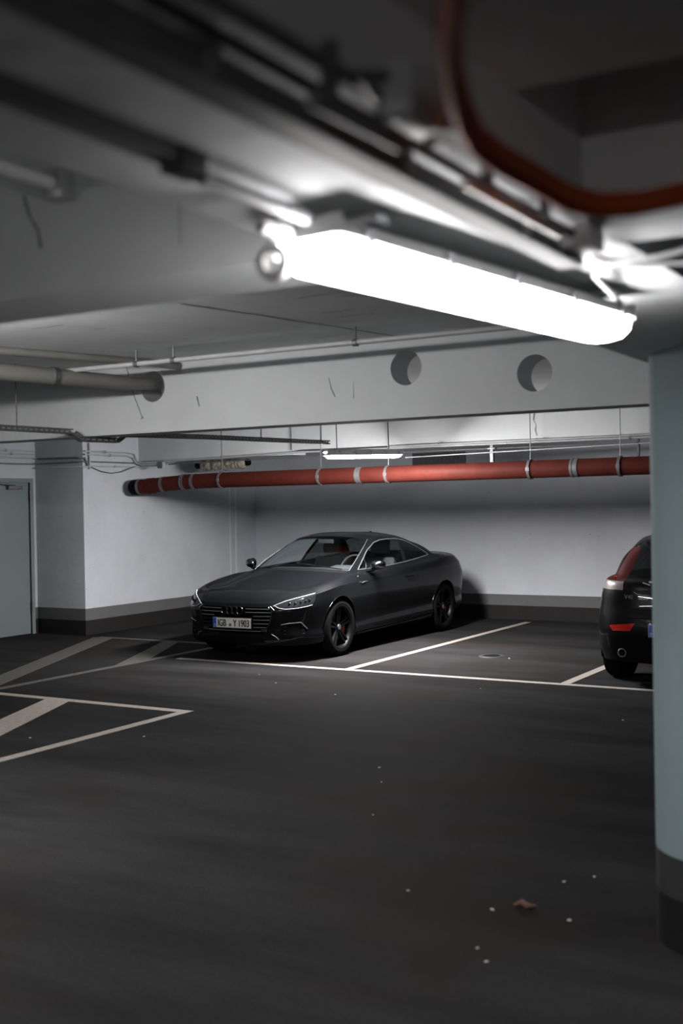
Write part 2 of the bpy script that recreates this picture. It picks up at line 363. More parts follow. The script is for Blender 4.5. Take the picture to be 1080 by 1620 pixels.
# ------------------------------------------------------------ luminaires
def lamp(name, a, b_, strength, label, width=0.15, group=None, flat=False):
    """wrap-round fluorescent batten from a to b (bottom centre line)"""
    a, b_ = Vector(a), Vector(b_); L = (b_-a).length; rz = math.atan2(b_.y-a.y, b_.x-a.x)-PI/2
    t = empty(name, a, label, 'lamp', group, rz)
    if abs(b_.z-a.z) > 1e-4: t.rotation_euler = (math.atan2(b_.z-a.z, Vector((b_.x-a.x, b_.y-a.y)).length), 0, rz)
    h = width/2
    MB().prism([(-h*1.05, 0.062), (h*1.05, 0.062), (h*0.95, 0.088), (h*0.55, 0.105), (-h*0.55, 0.105), (-h*0.95, 0.088)], 'y', 0, L).build('housing', M['lampbody'], t, bevel=0.004)
    em = mat('lit_diffuser', (1.0, 0.965, 0.955), emit=strength)
    if flat:   # opaque side skirts: light leaves mostly downwards
        for sx in (-1, 1): MB().box((sx*h*1.04-0.003, -0.014, 0.036), (sx*h*1.04+0.003, L+0.014, 0.07)).build('side_skirt', M['lampbody'], t)
        for y in (-0.014, L+0.010): MB().box((-h*1.04, y, 0.036), (h*1.04, y+0.004, 0.07)).build('side_skirt', M['lampbody'], t)
    b = MB(); prof = [(-1, 0.062), (-0.92, 0.028), (-0.62, 0.006), (-0.2, 0.0), (0.2, 0.0), (0.62, 0.006), (0.92, 0.028), (1, 0.062)]; rg = []
    for y, kx, kz in ((-0.012, .80, .72), (0.0, .94, .90), (0.03, 1, 1), (L-0.03, 1, 1), (L, .94, .90), (L+0.012, .80, .72)):
        rg.append([b.bm.verts.new((h*kx*u, y, 0.062-(0.062-v)*kz)) for u, v in prof])
    for p, q in zip(rg, rg[1:]):
        for k in range(7): b.bm.faces.new((p[k], p[k+1], q[k+1], q[k]))
    b.bm.faces.new(rg[0]); b.bm.faces.new(rg[-1][::-1]); b.build('diffuser', em, t, smooth=60)
    for y in (-0.016, L-0.002):
        MB().box((-h*1.06, y, 0.060), (h*1.06, y+0.018, 0.100)).build('end_cap', M['lampbody'], t, bevel=0.003)
    for i in range(5):
        y = 0.08+i*(L-0.16)/4
        for sx in (-1, 1):
            MB().box((sx*h*1.06-0.006, y-0.012, 0.035), (sx*h*1.06+0.006, y+0.012, 0.085)).build('clip', M['steel'], t, bevel=0.002)
    MB().lathe([(0, 0.022), (0.03, 0.022), (0.045, 0.014), (0.075, 0.014)], (-h*0.5, -0.014, 0.080), (0, -1, 0), 16).build('cable_gland', M['lampbody'], t)
    return t
l1 = lamp('fluorescent_lamp', (-1.175, 1.88, 2.212), (-1.02, 3.21, 2.212), LAMP_NEAR, 'large glaring fluorescent lamp hanging under the near ceiling beam', 0.16)
for y in (0.12, 1.20):   # hanger brackets up to the soffit
    MB().box((-0.09, y-0.02, 0.103), (0.09, y+0.02, 0.119)).build('bracket', M['steel'], l1, bevel=0.002)
MB().lathe([(0, .018), (0, .034), (.012, .036), (.024, .034), (.026, .018)], (-0.062, -0.02, 0.022), (0.3, -1, 0), 28).build('end_fitting', M['lampbody'], l1)
MB().tube([(-0.075, 0.0, 0.045), (-0.078, 0.4, 0.045), (-0.078, 1.30, 0.045)], 0.012, 12).build('side_rail', M['lampbody'], l1)
l2 = lamp('fluorescent_lamp', (-6.50, 10.78, 2.25), (-6.50, 12.33, 2.30), LAMP_FAR, 'small distant fluorescent lamp glowing above the black coupe', 0.15, flat=True)
for y in (0.15, 1.35):
    MB().tube([(0, y, 0.10), (0, y, 2.86-2.29-0.03*y)], 0.005, 8).build('hanger_rod', M['dsteel'], l2)

l3 = lamp('fluorescent_lamp', (-5.9, 3.8, 2.65), (-4.4, 3.8, 2.65), LAMP_MID, 'fluorescent lamp on the ceiling right behind the near beam, out of sight', 0.15)
for y in (0.15, 1.35): MB().box((-0.02, y-0.02, 0.10), (0.02, y+0.02, 0.21)).build('bracket', M['steel'], l3)

lamp('fluorescent_lamp', (-5.0, -3.0, 2.50), (-3.5, -3.0, 2.50), LAMP_FILL, 'unseen fill lamp added behind the viewer, left of the long beam', 0.15)  # unseen lamp added as fill for the dim near soffit
lamp('fluorescent_lamp', (1.0, -3.0, 2.30), (2.5, -3.0, 2.30), LAMP_FILL, 'unseen fill lamp added behind the viewer, right of the long beam', 0.15)  # second added fill lamp, also out of view

# ------------------------------------------------------------ brown pipe by the back
t = empty('drain_pipe', (-8, 12.95, 2.1), 'long red-brown drain pipe hanging along the back wall', 'pipe')
def at(o, *p): return Vector(p)-Vector(o.location)
PX = lambda x: 2.118+0.0035*(x+8)
P = [at(t, -10.99, 12.86, 2.045), at(t, -10.80, 12.88, 2.055), at(t, -10.45, 12.93, 2.085), at(t, -10.1, 12.95, 2.105), at(t, -9.7, 12.95, 2.112)]
MB().tube(P+[at(t, x, 12.95, PX(x)) for x in (-8, -6, -4, -2, 0, 4)], 0.104, 28).build('pipe_run', M['brown'], t)
MB().tube([at(t, -11.10, 12.85, 2.04), at(t, -11.06, 12.852, 2.042), at(t, -10.97, 12.862, 2.046)], [0.07, 0.106, 0.112], 28).build('end_cap', M['black'], t)
def cpl(x, y, z, dx, nm='coupling', m='dsteel', w_=0.05, r=0.110):
    MB().lathe([(-w_/2, r-0.004), (-w_/2, r), (-w_/5, r), (-w_/5, r-0.004), (w_/5, r-0.004), (w_/5, r), (w_/2, r), (w_/2, r-0.004)], at(t, x, y, z), dx, 32).build(nm, M[m], t)
cpl(-10.93, 12.865, 2.049, (1, .06, .05), w_=0.04); cpl(-10.55, 12.915, 2.077, (1, .14, .08), w_=0.05)
cpl(-10.20, 12.945, 2.10, (1, .05, .05), w_=0.06); cpl(-10.02, 12.95, 2.106, (1, 0, .02), w_=0.05)
cpl(-7.36, 12.95, PX(-7.36), (1, 0, 0), w_=0.08); cpl(-4.50, 12.95, PX(-4.5), (1, 0, 0), w_=0.09)
cpl(-10.75, 12.885, 2.06, (1, .1, .06), 'rubber_sleeve', 'brown', 0.1, 0.112)
def clamp(x, top=2.49):
    z = PX(x) if x > -9.7 else 2.11
    k = MB().lathe([(-0.016, 0.106), (-0.016, 0.117), (0.016, 0.117), (0.016, 0.106)], at(t, x, 12.95, z), (1, 0, 0), 32).build('pipe_clamp', M['dsteel'], t)
    MB().tube([at(t, x, 12.95, z+0.113), at(t, x, 12.95, top)], 0.006, 8).build('hanger_rod', M['dsteel'], k)
    MB().box(at(t, x-0.02, 12.835, z-0.02), at(t, x+0.02, 12.85, z+0.02)).build('clamp_bolt', M['steel'], k)
for x in (-9.55, -7.95, -6.95, -5.05, -3.97, -2.2): clamp(x, 2.9 if x < -8.5 else 2.9)

# grey pipe entering the beam
t = empty('drain_pipe', (-5.85, 7.0, 2.71), 'grey pipe running from the left into the first round hole in the beam', 'pipe')
MB().tube([(0.0, 0.12, 0.01), (-0.0, -0.12, 0.0), (-0.03, -0.30, -0.004), (-0.26, -1.27, 0.01), (-0.62, -2.6, 0.02), (-0.9, -3.6, 0.03)], [0.048, 0.048, 0.057, 0.060, 0.060, 0.060], 24).build('pipe_run', M['greypipe'], t)
MB().lathe([(-0.02, 0.058), (-0.02, 0.066), (0.02, 0.066), (0.02, 0.058)], (-0.16, -0.85, 0.006), (-0.23, -0.97, 0), 24).build('pipe_clamp', M['dsteel'], t)
o = MB().tube([(-6.25, 4.4, 2.835), (-5.97, 5.6, 2.84), (-5.62, 6.75, 2.84), (-5.58, 7.04, 2.84)], 0.028, 16).build('conduit', M['greypipe'])
tag(o, 'dark grey conduit under the ceiling just above the grey drain pipe', 'conduit')
t = empty('conduit', (-4.5, 6.3, 2.77), 'light conduit crossing the ceiling in front of the beam with round holes', 'conduit')
MB().tube([(-1.80, 0, 0.0), (-1.0, 0, 0), (0.5, 0, 0.003), (1.6, 0, 0.003), (3.0, 0, 0.003)], 0.017, 14).build('pipe_run', M['conduit'], t)
for x in (-0.87, -0.54, 0.9):
    k = MB().lathe([(-0.015, 0.017), (-0.015, 0.024), (0.015, 0.024), (0.015, 0.017)], (x, 0, 0), (1, 0, 0), 16).build('pipe_clamp', M['dsteel'], t)
    MB().tube([(x, 0, 0.02), (x, 0, 0.10)], 0.007, 8).build('hanger_rod', M['dsteel'], k)
o = MB().tube([(-5.99, 6.9, 2.87), (-5.965, 6.9, 2.80), (-5.95, 6.9, 2.72), (-5.90, 6.9, 2.60), (-5.85, 6.9, 2.49), (-5.835, 6.9, 2.455), (-5.845, 6.9, 2.44), (-5.825, 6.9, 2.445), (-5.828, 6.9, 2.46)], 0.0025, 6).build('wire', M['dark'])
tag(o, 'thin bent wire dangling from the ceiling before the beam', 'wire')

# perforated cable tray
t = empty('cable_tray', (-6.5, 7.2, 2.33), 'narrow perforated cable tray dipping under the beam towards the far lamp', 'cable tray')
tp = [(-6.62, 4.5, 2.352), (-6.60, 6.93, 2.360), (-6.55, 6.99, 2.30), (-6.50, 7.36, 2.30), (-6.47, 7.42, 2.350), (-6.5, 8.6, 2.378), (-6.50, 10.74, 2.405)]
b = MB(); bs = MB()
for a_, c_ in zip(tp, tp[1:]):
    a_, c_ = at(t, *a_), at(t, *c_); tt = (c_-a_).normalized(); sd = Vector((0.03, 0, 0))
    upv = tt.cross(Vector((-1, 0, 0))).normalized()
    L = (c_-a_).length; n = max(1, int(L/0.055)); pts = [a_+tt*(L*i/n) for i in range(n+1)]
    for s_ in (-1, 1):    # side walls, with slots left open between short posts
        e = sd*s_
        for z0, z1 in ((0, 0.012), (0.030, 0.042)):
            b.quad(a_+e+upv*z0, c_+e+upv*z0, c_+e+upv*z1, a_+e+upv*z1); b.quad(a_+e*0.93+upv*z0, c_+e*0.93+upv*z0, c_+e*0.93+upv*z1, a_+e*0.93+upv*z1)
        for p in pts[:-1]:
            b.quad(p+e+upv*0.012, p+tt*0.022+e+upv*0.012, p+tt*0.022+e+upv*0.030, p+e+upv*0.030)
    bs.quad(a_-sd, a_+sd, c_+sd, c_-sd)
b.build('side_rail', M['dsteel'], t, smooth=0); bs.build('tray_bottom', M['dsteel'], t, smooth=0)
MB().tube([at(t, x, y, z+0.018) for x, y, z in tp], 0.009, 8).build('cable', M['conduit'], t)
for x, y, z in ((-6.6, 6.35, 2.36), (-6.52, 9.5, 2.39), (-6.50, 10.6, 2.40)):
    MB().tube([at(t, x, y, z), at(t, x, y, 2.87)], 0.005, 8).build('hanger_rod', M['dsteel'], t)

# conduits on the left walls and along the far beam
def run(pts, r, m, label, clips=(), name='conduit', cat='conduit', group=None, clipm='steel'):
    o = MB().tube(pts, r, 10).build(name, M[m]); tag(o, label, cat, group)
    for p, ax in clips:
        MB().lathe([(-0.012, r*0.9), (-0.012, r*1.6), (0.012, r*1.6), (0.012, r*0.9)], p, ax, 12).build('clip', M[clipm], o)
    return o
Yv = (0, 1, 0); Xv = (1, 0, 0)
run([(XD+.04, 9, 2.57), (XD+.04, 11.94, 2.575)], 0.011, 'conduit', 'top conduit of the bundle over the grey door', [((XD+.04, 11.4, 2.574), Yv)])
run([(XD+.04, 9, 2.525), (XD+.04, 11.94, 2.53)], 0.011, 'conduit', 'second conduit of the bundle over the grey door', [((XD+.04, 11.5, 2.53), Yv)])
run([(XD+.05, 9, 2.475), (XD+.05, 11.93, 2.48)], 0.015, 'conduit', 'third and thickest conduit of the bundle over the grey door')
run([(XD+.04, 9, 2.385), (XD+.04, 11.88, 2.39), (XD+.08, 11.93, 2.39), (XL-.05, 11.93, 2.39), (XL-.02, 11.94, 2.40), (XL+.03, 11.99, 2.40), (XL+.03, 13.0, 2.40)], 0.010, 'dconduit', 'dark conduit wrapping the pier corner below the others')
run([(XD+.1, 11.93, 2.46), (XL-.02, 11.93, 2.45), (XL+.03, 11.99, 2.45), (XL+.03, 12.06, 2.33)], 0.014, 'dconduit', 'dark cable crossing the pier face and turning down at its edge')
run([(XD+.1, 11.925, 2.335), (XL-.02, 11.925, 2.33), (XL+.03, 11.98, 2.33), (XL+.03, 12.07, 2.33)], 0.010, 'conduit', 'lowest conduit across the face of the pier')
run([(XL+.03, 11.98, 2.545), (XL+.03, 12.9, 2.545), (XL+.03, 13.02, 2.53), (XL+.05, 13.06, 2.43), (XL+.12, 13.07, 2.40), (XL+.40, 13.07, 2.395)], 0.012, 'conduit', 'upper conduit on the left wall bending down to the junction box', [((XL+.03, 12.4, 2.545), Yv)])
run([(XL+.03, 11.98, 2.50), (XL+.03, 12.86, 2.50), (XL+.03, 12.98, 2.48), (XL+.05, 13.04, 2.40), (XL+.12, 13.07, 2.37), (XL+.40, 13.07, 2.368)], 0.012, 'conduit', 'lower of the two conduits bending down to the junction box', [((XL+.03, 12.5, 2.50), Yv)])
run([(XL+.03, 12.03, 2.34), (XL+.03, 13.05, 2.345), (XL+.06, 13.09, 2.345), (XL+.42, 13.09, 2.35)], 0.009, 'conduit', 'straight low conduit on the left wall ending at the junction box', [((XL+.03, 12.6, 2.343), Yv)])
run([(XL+.03, 12.085, 2.30), (XL+.03, 12.085, 2.66)], 0.013, 'conduit', 'short upright conduit at the edge of the pier')
run([(XL+.03, 12.10, 2.33), (XL+.04, 12.3, 2.27), (XL+.05, 12.5, 2.245), (XL+.06, 12.7, 2.265), (XL+.06, 13.0, 2.35)], 0.005, 'dark', 'thin black cable sagging on the left wall', name='cable', cat='cable')
t = empty('junction_box', (XL+0.47, 13.09, 2.36), 'small junction box at the left end of the far beam', 'junction box')
MB().box((-0.05, -0.03, -0.05), (0.05, 0.04, 0.05)).build('box_body', M['conduit'], t, bevel=0.006)
MB().box((-0.045, -0.036, -0.045), (0.045, -0.028, 0.045)).build('box_lid', M['dconduit'], t, bevel=0.003)
run([(XL+.55, 13.06, 2.41), (-9.6, 13.06, 2.425), (-8.4, 13.06, 2.455), (XR, 13.06, 2.455)], 0.013, 'conduit', 'main conduit along the foot of the far beam', [((x, 13.06, 2.4555), Xv) for x in (-8.0, -5.4, -3.9)])
run([(-7.0, 13.03, 2.475), (XR, 13.03, 2.50)], 0.010, 'conduit', 'thin upper conduit right of the far lamp', [((x, 13.03, 2.485), Xv) for x in (-6.3, -5.0)])
run([(-10.6, 13.10, 2.365), (-9.0, 13.1, 2.385), (-6.9, 13.1, 2.40), (-3.4, 13.1, 2.40), (XR, 13.1, 2.40)], 0.008, 'dconduit', 'dark cable hung below the main conduit', name='cable', cat='cable')
run([(-6.77, 13.07, 2.33), (-5.2, 13.07, 2.36), (-3.2, 13.07, 2.40)], 0.008, 'conduit', 'pale cable sloping up under the far beam at the right', name='cable', cat='cable')
# ventilation grille on the back wall, small frame beyond
t = empty('ventilation_grille', (-7.76, YB, 2.40), 'dark ventilation grille high on the back wall behind the pipe', 'ventilation grille')
b = MB(); b.box((-0.46, -0.02, -0.10), (0.44, 0, -0.08)).box((-0.46, -0.02, 0.10), (0.44, 0, 0.12)).box((-0.46, -0.02, -0.08), (-0.44, 0, 0.10)).box((0.42, -0.02, -0.08), (0.44, 0, 0.10)); b.build('frame', M['dsteel'], t)
b = MB(); b.box((-0.44, -0.006, -0.08), (0.42, 0.0, 0.10))
for i in range(9): z = -0.075+i*0.02; b.box((-0.44, -0.018, z), (0.42, -0.004, z+0.008))
for i in range(12): x = -0.40+i*0.07; b.box((x, -0.019, -0.08), (x+0.01, -0.004, 0.10))
b.build('slats', M['dsteel'], t, smooth=0)
t = empty('pipe_support', (-5.60, 13.1, 2.26), 'narrow upright steel support between pipe and beam, mid-right', 'bracket')
MB().box((-0.02, -0.02, -0.06), (0.02, 0.02, 0.23)).build('strut', M['dsteel'], t, bevel=0.002)
MB().box((-0.05, -0.03, 0.13), (0.05, 0.02, 0.15)).build('cross_plate', M['dsteel'], t, bevel=0.002)
t = empty('pipe_support', (-3.72, 13.1, 2.3), 'steel frame above the pipe at its right end near the column', 'bracket')
MB().box((-0.10, -0.02, -0.12), (-0.075, 0.02, 0.19)).build('strut', M['dsteel'], t)
MB().box((0.10, -0.02, -0.12), (0.125, 0.02, 0.19)).build('strut', M['dsteel'], t)
MB().box((-0.10, -0.02, 0.09), (0.125, 0.02, 0.11)).build('cross_plate', M['dsteel'], t)
# mineral wool around a pipe stub
t = empty('wrapped_pipe_stub', (-10.15, 13.75, 2.36), 'pipe stub wrapped in ragged mineral wool above the brown pipe', 'pipe insulation')
b = MB()
for i in range(10): b.ico((-0.30+i*0.075, random.uniform(-.02, .02), random.uniform(-.01, .02)), 0.085*random.uniform(.8, 1.1), 3, (1.0, 1, 1.0), 0.07)
b.build('wool_wrap', M['foam'], t)
MB().tube([(-0.45, 0, 0), (0.5, 0, 0.02)], 0.05, 20).build('pipe_stub', M['black'], t)
for x in (-0.36, 0.38): MB().tube([(x, 0, 0.04), (x, 0, CEIL-2.36)], 0.006, 8).build('hanger_rod', M['dsteel'], t)
b = MB()
for i in range(9):
    x = -0.28+i*0.07; b.tube([(x+0.10*math.cos(a), 0.105*math.sin(a), 0.105*math.cos(a)) for a in [2*PI*k/14 for k in range(15)]], 0.003, 5)
b.build('wire_netting', M['dsteel'], t)
# pale vertical paint runs on the left wall, chipped beam edge
b = MB(); b.box((XL, 15.36, 0.4), (XL+0.004, 15.40, 2.3)).box((XL, 15.52, 0.4), (XL+0.004, 15.56, 2.3)); struct(b.build('trim_9', M['stripe'], smooth=0))

# cracks and flaked paint on the beams
b = MB()
def vcrack(pts, y, wd):
    for (x0, z0), (x1, z1) in zip(pts, pts[1:]):
        w0, w1 = wd*random.uniform(.3, 1), wd*random.uniform(.3, 1); b.quad((x0-w0, y, z0), (x0+w0, y, z0), (x1+w1, y, z1), (x1-w1, y, z1))
vcrack([(-5.05, 2.80), (-5.06, 2.72), (-5.03, 2.66), (-5.04, 2.60), (-5.02, 2.53)], 13.099, .012)
vcrack([(-4.25, 2.66), (-4.23, 2.58), (-4.20, 2.52)], 7.049, .006); vcrack([(-5.42, 2.60), (-5.40, 2.52)], 7.049, .010); vcrack([(-4.05, 2.62), (-4.05, 2.50)], 7.049, .004)
vcrack([(-2.33, 2.62), (-2.31, 2.56), (-2.28, 2.52), (-2.27, 2.47)], 2.284, .006); vcrack([(-1.80, 2.60), (-1.80, 2.42)], 2.284, .002)
struct(b.build('trim_10', M['dconduit'], smooth=0))

# ------------------------------------------------------------ services under the near beam (out of focus)
def trunk(x0, x1, y0, y1, z0, z1, m, label, name='cable_trunking', cat='cable trunking'):
    o = MB().box((x0, y0, z0), (x1, y1, z1)).build(name, M[m], bevel=0.004); return tag(o, label, cat)
trunk(-1.185, -1.150, 0.6, 1.50, 2.315, 2.344, 'dconduit', 'dark cable trunking left of the large lamp on the near beam')
o = MB().box((-1.19, 1.46, 2.305), (-1.145, 1.53, 2.345)).build('cable_clamp', M['dark'], None, bevel=0.004); tag(o, 'small dark clamp at the end of the dark trunking', 'clamp')
run([(-1.16, 1.53, 2.31), (-1.16, 1.86, 2.31)], 0.014, 'conduit', 'short pale conduit stub just left of the large lamp')
# long steel tray
t = empty('cable_tray', (-0.858, 0.5, 2.28), 'long steel cable tray along the near beam beside the lamp', 'cable tray')
MB().box((-0.026, 0, 0), (0.026, 1.96, 0.004)).build('tray_bottom', M['traygrey'], t)
for x in (-0.026, 0.026): MB().box((x-0.002, 0, 0), (x+0.002, 1.96, 0.035)).build('side_rail', M['traygrey'], t)
for y in (0.62, 1.12, 1.62): MB().box((-0.036, y-0.012, 0.004), (0.036, y+0.012, 0.064)).build('bracket', M['steel'], t, bevel=0.003)
for x, r in ((-0.010, .009), (0.011, .009)): MB().tube([(x, 0, 0.015), (x, 1.96, 0.015)], r, 10).build('cable', M['dconduit'], t)
run([(-0.803, 0.5, 2.318), (-0.800, 2.30, 2.318)], 0.009, 'dconduit', 'long black cable lying between the steel tray and the thinner black cable', name='cable', cat='cable')
run([(-0.762, 0.5, 2.32), (-0.745, 1.30, 2.32), (-0.735, 1.52, 2.31)], 0.010, 'dconduit', 'thinner black cable ending near the junction box on the near beam', name='cable', cat='cable')
o_ = run([(-0.74, 1.20, 2.262), (-0.735, 1.42, 2.262)], 0.010, 'traygrey', 'short light grey conduit beside the small junction box')
for y in (1.24, 1.38): MB().box((-0.748, y-0.008, 2.262), (-0.730, y+0.008, 2.345)).build('clip', M['dsteel'], o_)
o_ = run([(-0.745, 1.66, 2.268), (-0.745, 2.08, 2.268)], 0.010, 'white', 'short bright conduit glowing beside the lamp')
for y in (1.74, 2.0): MB().box((-0.753, y-0.008, 2.268), (-0.737, y+0.008, 2.345)).build('clip', M['dsteel'], o_)
t = empty('junction_box', (-0.66, 1.30, 2.24), 'small grey junction box ringed by black cables beside the orange cables', 'junction box')
MB().box((-0.015, -0.05, 0.0), (0.03, 0.05, 0.07)).build('box_body', M['conduit'], t, bevel=0.012)
MB().tube([(0.0, 0.04, 0.05), (-0.035, 0.14, 0.05), (-0.03, 0.20, 0.06), (-0.09, 0.24, 0.06)], 0.010, 10).build('cable', M['dark'], t)
MB().tube([(0.0, -0.05, 0.05), (-0.035, -0.07, 0.05), (-0.05, 0.0, 0.05), (-0.03, 0.07, 0.05), (0.0, 0.06, 0.04)], 0.007, 10).build('cable', M['dark'], t)
t = empty('junction_box', (-0.80, 2.36, 2.29), 'white junction box at the far end of the steel tray', 'junction box')
MB().box((-0.035, -0.05, 0), (0.035, 0.05, 0.055)).build('box_body', M['lampbody'], t, bevel=0.01)
run([(-0.99, 3.36, 2.29), (-0.95, 3.1, 2.31), (-0.90, 2.75, 2.315), (-0.82, 2.62, 2.31), (-0.70, 2.60, 2.31), (-0.60, 2.58, 2.32)], 0.007, 'conduit', 'pale cable curving from the lamp to the right', name='cable', cat='cable')
run([(-0.80, 2.41, 2.31), (-0.84, 2.55, 2.32), (-0.80, 2.68, 2.32), (-0.68, 2.70, 2.31), (-0.55, 2.68, 2.31)], 0.006, 'conduit', 'second pale cable looping out of the white junction box', name='cable', cat='cable')
op = [(-0.42, 0.90), (-0.467, 1.013), (-0.511, 1.092), (-0.561, 1.209), (-0.606, 1.334), (-0.638, 1.444), (-0.645, 1.548), (-0.640, 1.673), (-0.637, 1.80), (-0.612, 1.875), (-0.556, 1.901), (-0.467, 1.880), (-0.30, 1.86), (0.2, 1.84), (1.2, 1.84)]
offs = ((0, 0), (0.0175, 0.004), (-0.004, 0.0175), (0.0135, 0.0215))
for k, (dx, dz_) in enumerate(offs):
    lab = ['lowest', 'inner lower', 'outer upper', 'uppermost'][k]+' cable of the orange bundle curving round the beam corner'
    o = MB().tube([(x+dx, y-dx*0.9, 2.245+dz_) for x, y in op], 0.008, 10).build('orange_cable', M['orange']); tag(o, lab, 'cable', 'orange cables at the beam corner')
t = empty('conduit', (-2.18, 2.2, 2.62), 'pale conduit stub with end clamp on the left of the near beam', 'conduit')
MB().tube([(0, -1.4, 0), (0, 0.06, 0)], 0.020, 14).build('pipe_run', M['conduit'], t)
MB().box((-0.03, 0.03, -0.04), (0.035, 0.085, 0.035)).build('end_clamp', M['steel'], t, bevel=0.006)
MB().tube([(0, -0.9, 0.02), (0, -0.9, 0.25)], 0.006, 8).build('hanger_rod', M['steel'], t)

# ------------------------------------------------------------ floor details
t = empty('floor_drain', (-5.27, 12.22, 0), 'small round drain in the floor of the empty bay', 'floor drain')
MB().lathe([(0, 0), (0.005, 0.02), (0.005, 0.10), (0.008, 0.105), (0.008, 0.14), (0, 0.15)], (0, 0, 0), (0, 0, 1), 32).build('rim', M['dark'], t)
MB().lathe([(0.009, 0), (0.009, 0.095)], (0, 0, 0), (0, 0, 1), 24).build('cover', M['black'], t)
bits = [(603, 1238), (600, 1215), (646, 1410), (900, 1457), (892, 1396), (940, 1388), (778, 1440), (770, 1523), (755, 1501), (590, 1290), (436, 1081), (410, 1068), (805, 1042), (530, 1100), (760, 1090), (985, 1140), (48, 1168), (228, 1166)]
for k, (x, y) in enumerate(bits):
    dr = fw+R*((x-540)/F_PX)+U*((810-y)/F_PX); p = Vector((0, 0, CAM_H))+dr*(-CAM_H/dr.z)
    o = MB().ico((0, 0, 0), random.uniform(0.006, 0.010), 1, (1.2, 0.9, 0.5), 0.3).build('debris_crumb', M['litter'], smooth=0); o.location = (p.x, p.y, 0.004); o.rotation_euler.z = k
    tag(o, 'tiny pale crumb of debris on the dark asphalt', 'debris', 'crumbs on the floor')
o = MB().tube([(-0.05, -0.01, 0.01), (-0.02, 0.01, 0.02), (0.01, 0.0, 0.012), (0.045, 0.01, 0.016)], [0.006, 0.016, 0.014, 0.004], 7).build('dry_leaf', M['leaf'], smooth=0)
o.location = (-1.895, 4.72, 0.0); tag(o, 'crumpled brown leaf on the floor left of the round column', 'leaf')

#CARS#
# ------------------------------------------------------------ car shells
def shell(levels, creases, knot=5, nu=0.045, nj=6):
    """levels: list of K-point lines (half body, x=half width, y=along, z); returns mesh data of the whole body with (u,j) of each face"""
    C = np.array(levels, float)                      # J,K,3
    J, K, _ = C.shape
    ref = C[knot]; ku = np.concatenate([[0], np.cumsum(np.linalg.norm(np.diff(ref, axis=0), axis=1))])
    us = []
    for i in range(K-1):
        n = max(2, int(round((ku[i+1]-ku[i])/nu))); us += [ku[i]+(ku[i+1]-ku[i])*k/n for k in range(n)]
    us.append(ku[-1])
    def herm(t, kn, P, crs=(), mirror0=None, mirror1=None):
        i = min(len(kn)-2, max(0, int(np.searchsorted(kn, t, 'right')-1))); h = kn[i+1]-kn[i]; s = (t-kn[i])/h
        def slope(a, b): return (P[b]-P[a])/(kn[b]-kn[a])
        def tang(k, side):
            if 0 < k < len(kn)-1:
                if k in crs: return slope(k, k+1) if side > 0 else slope(k-1, k)
                a, b = slope(k-1, k), slope(k, k+1); ha, hb = kn[k]-kn[k-1], kn[k+1]-kn[k]
                return (a*hb+b*ha)/(ha+hb)
            if k == 0: 
                t0 = slope(0, 1)
                return t0*mirror0 if mirror0 is not None else t0
            t1 = slope(k-1, k); return t1*mirror1 if mirror1 is not None else t1
        m0, m1 = tang(i, 1), tang(i+1, -1)
        return ((2*s**3-3*s**2+1)*P[i]+(s**3-2*s**2+s)*h*m0+(-2*s**3+3*s**2)*P[i+1]+(s**3-s**2)*h*m1)
    X0 = np.array([1, 0, 0.0])                        # at the centre line the surface runs straight across
    rows = np.array([[herm(u, ku, C[j], (), X0, X0) for u in us] for j in range(J)])
    kj = np.arange(J, dtype=float); vs = []
    for j in range(J-1): vs += [j+k/nj for k in range(nj)]
    vs.append(J-1)
    G = np.zeros((len(vs), len(us), 3))
    for b in range(len(us)):
        P = rows[:, b]
        L = np.linalg.norm(np.diff(P, axis=0), axis=1)+1e-4; kk = np.concatenate([[0], np.cumsum(L)])
        for a, v in enumerate(vs):
            i = min(J-2, int(v)); t = kk[i]+(kk[i+1]-kk[i])*(v-i)
            G[a, b] = herm(t, kk, P, creases, None, X0)
    return G, us, vs, ku

def shell_bm(G, us, vs, ku, tagf):
    bm = bmesh.new(); tg = bm.faces.layers.int.new('part'); A, B, _ = G.shape
    for sx in (1, -1):
        V = [[bm.verts.new((G[a, b, 0]*sx, G[a, b, 1], G[a, b, 2])) for b in range(B)] for a in range(A)]
        for a in range(A-1):
            for b in range(B-1):
                q = [V[a][b], V[a][b+1], V[a+1][b+1], V[a+1][b]]
                if sx < 0: q.reverse()
                f = bm.faces.new(q)
                uc = (us[b]+us[b+1])/2; st = int(np.searchsorted(ku, uc, 'right')-1); f[tg] = tagf(st, vs[a])
    bmesh.ops.remove_doubles(bm, verts=bm.verts, dist=0.0004)
    bmesh.ops.dissolve_degenerate(bm, edges=bm.edges, dist=0.0003)
    return bm

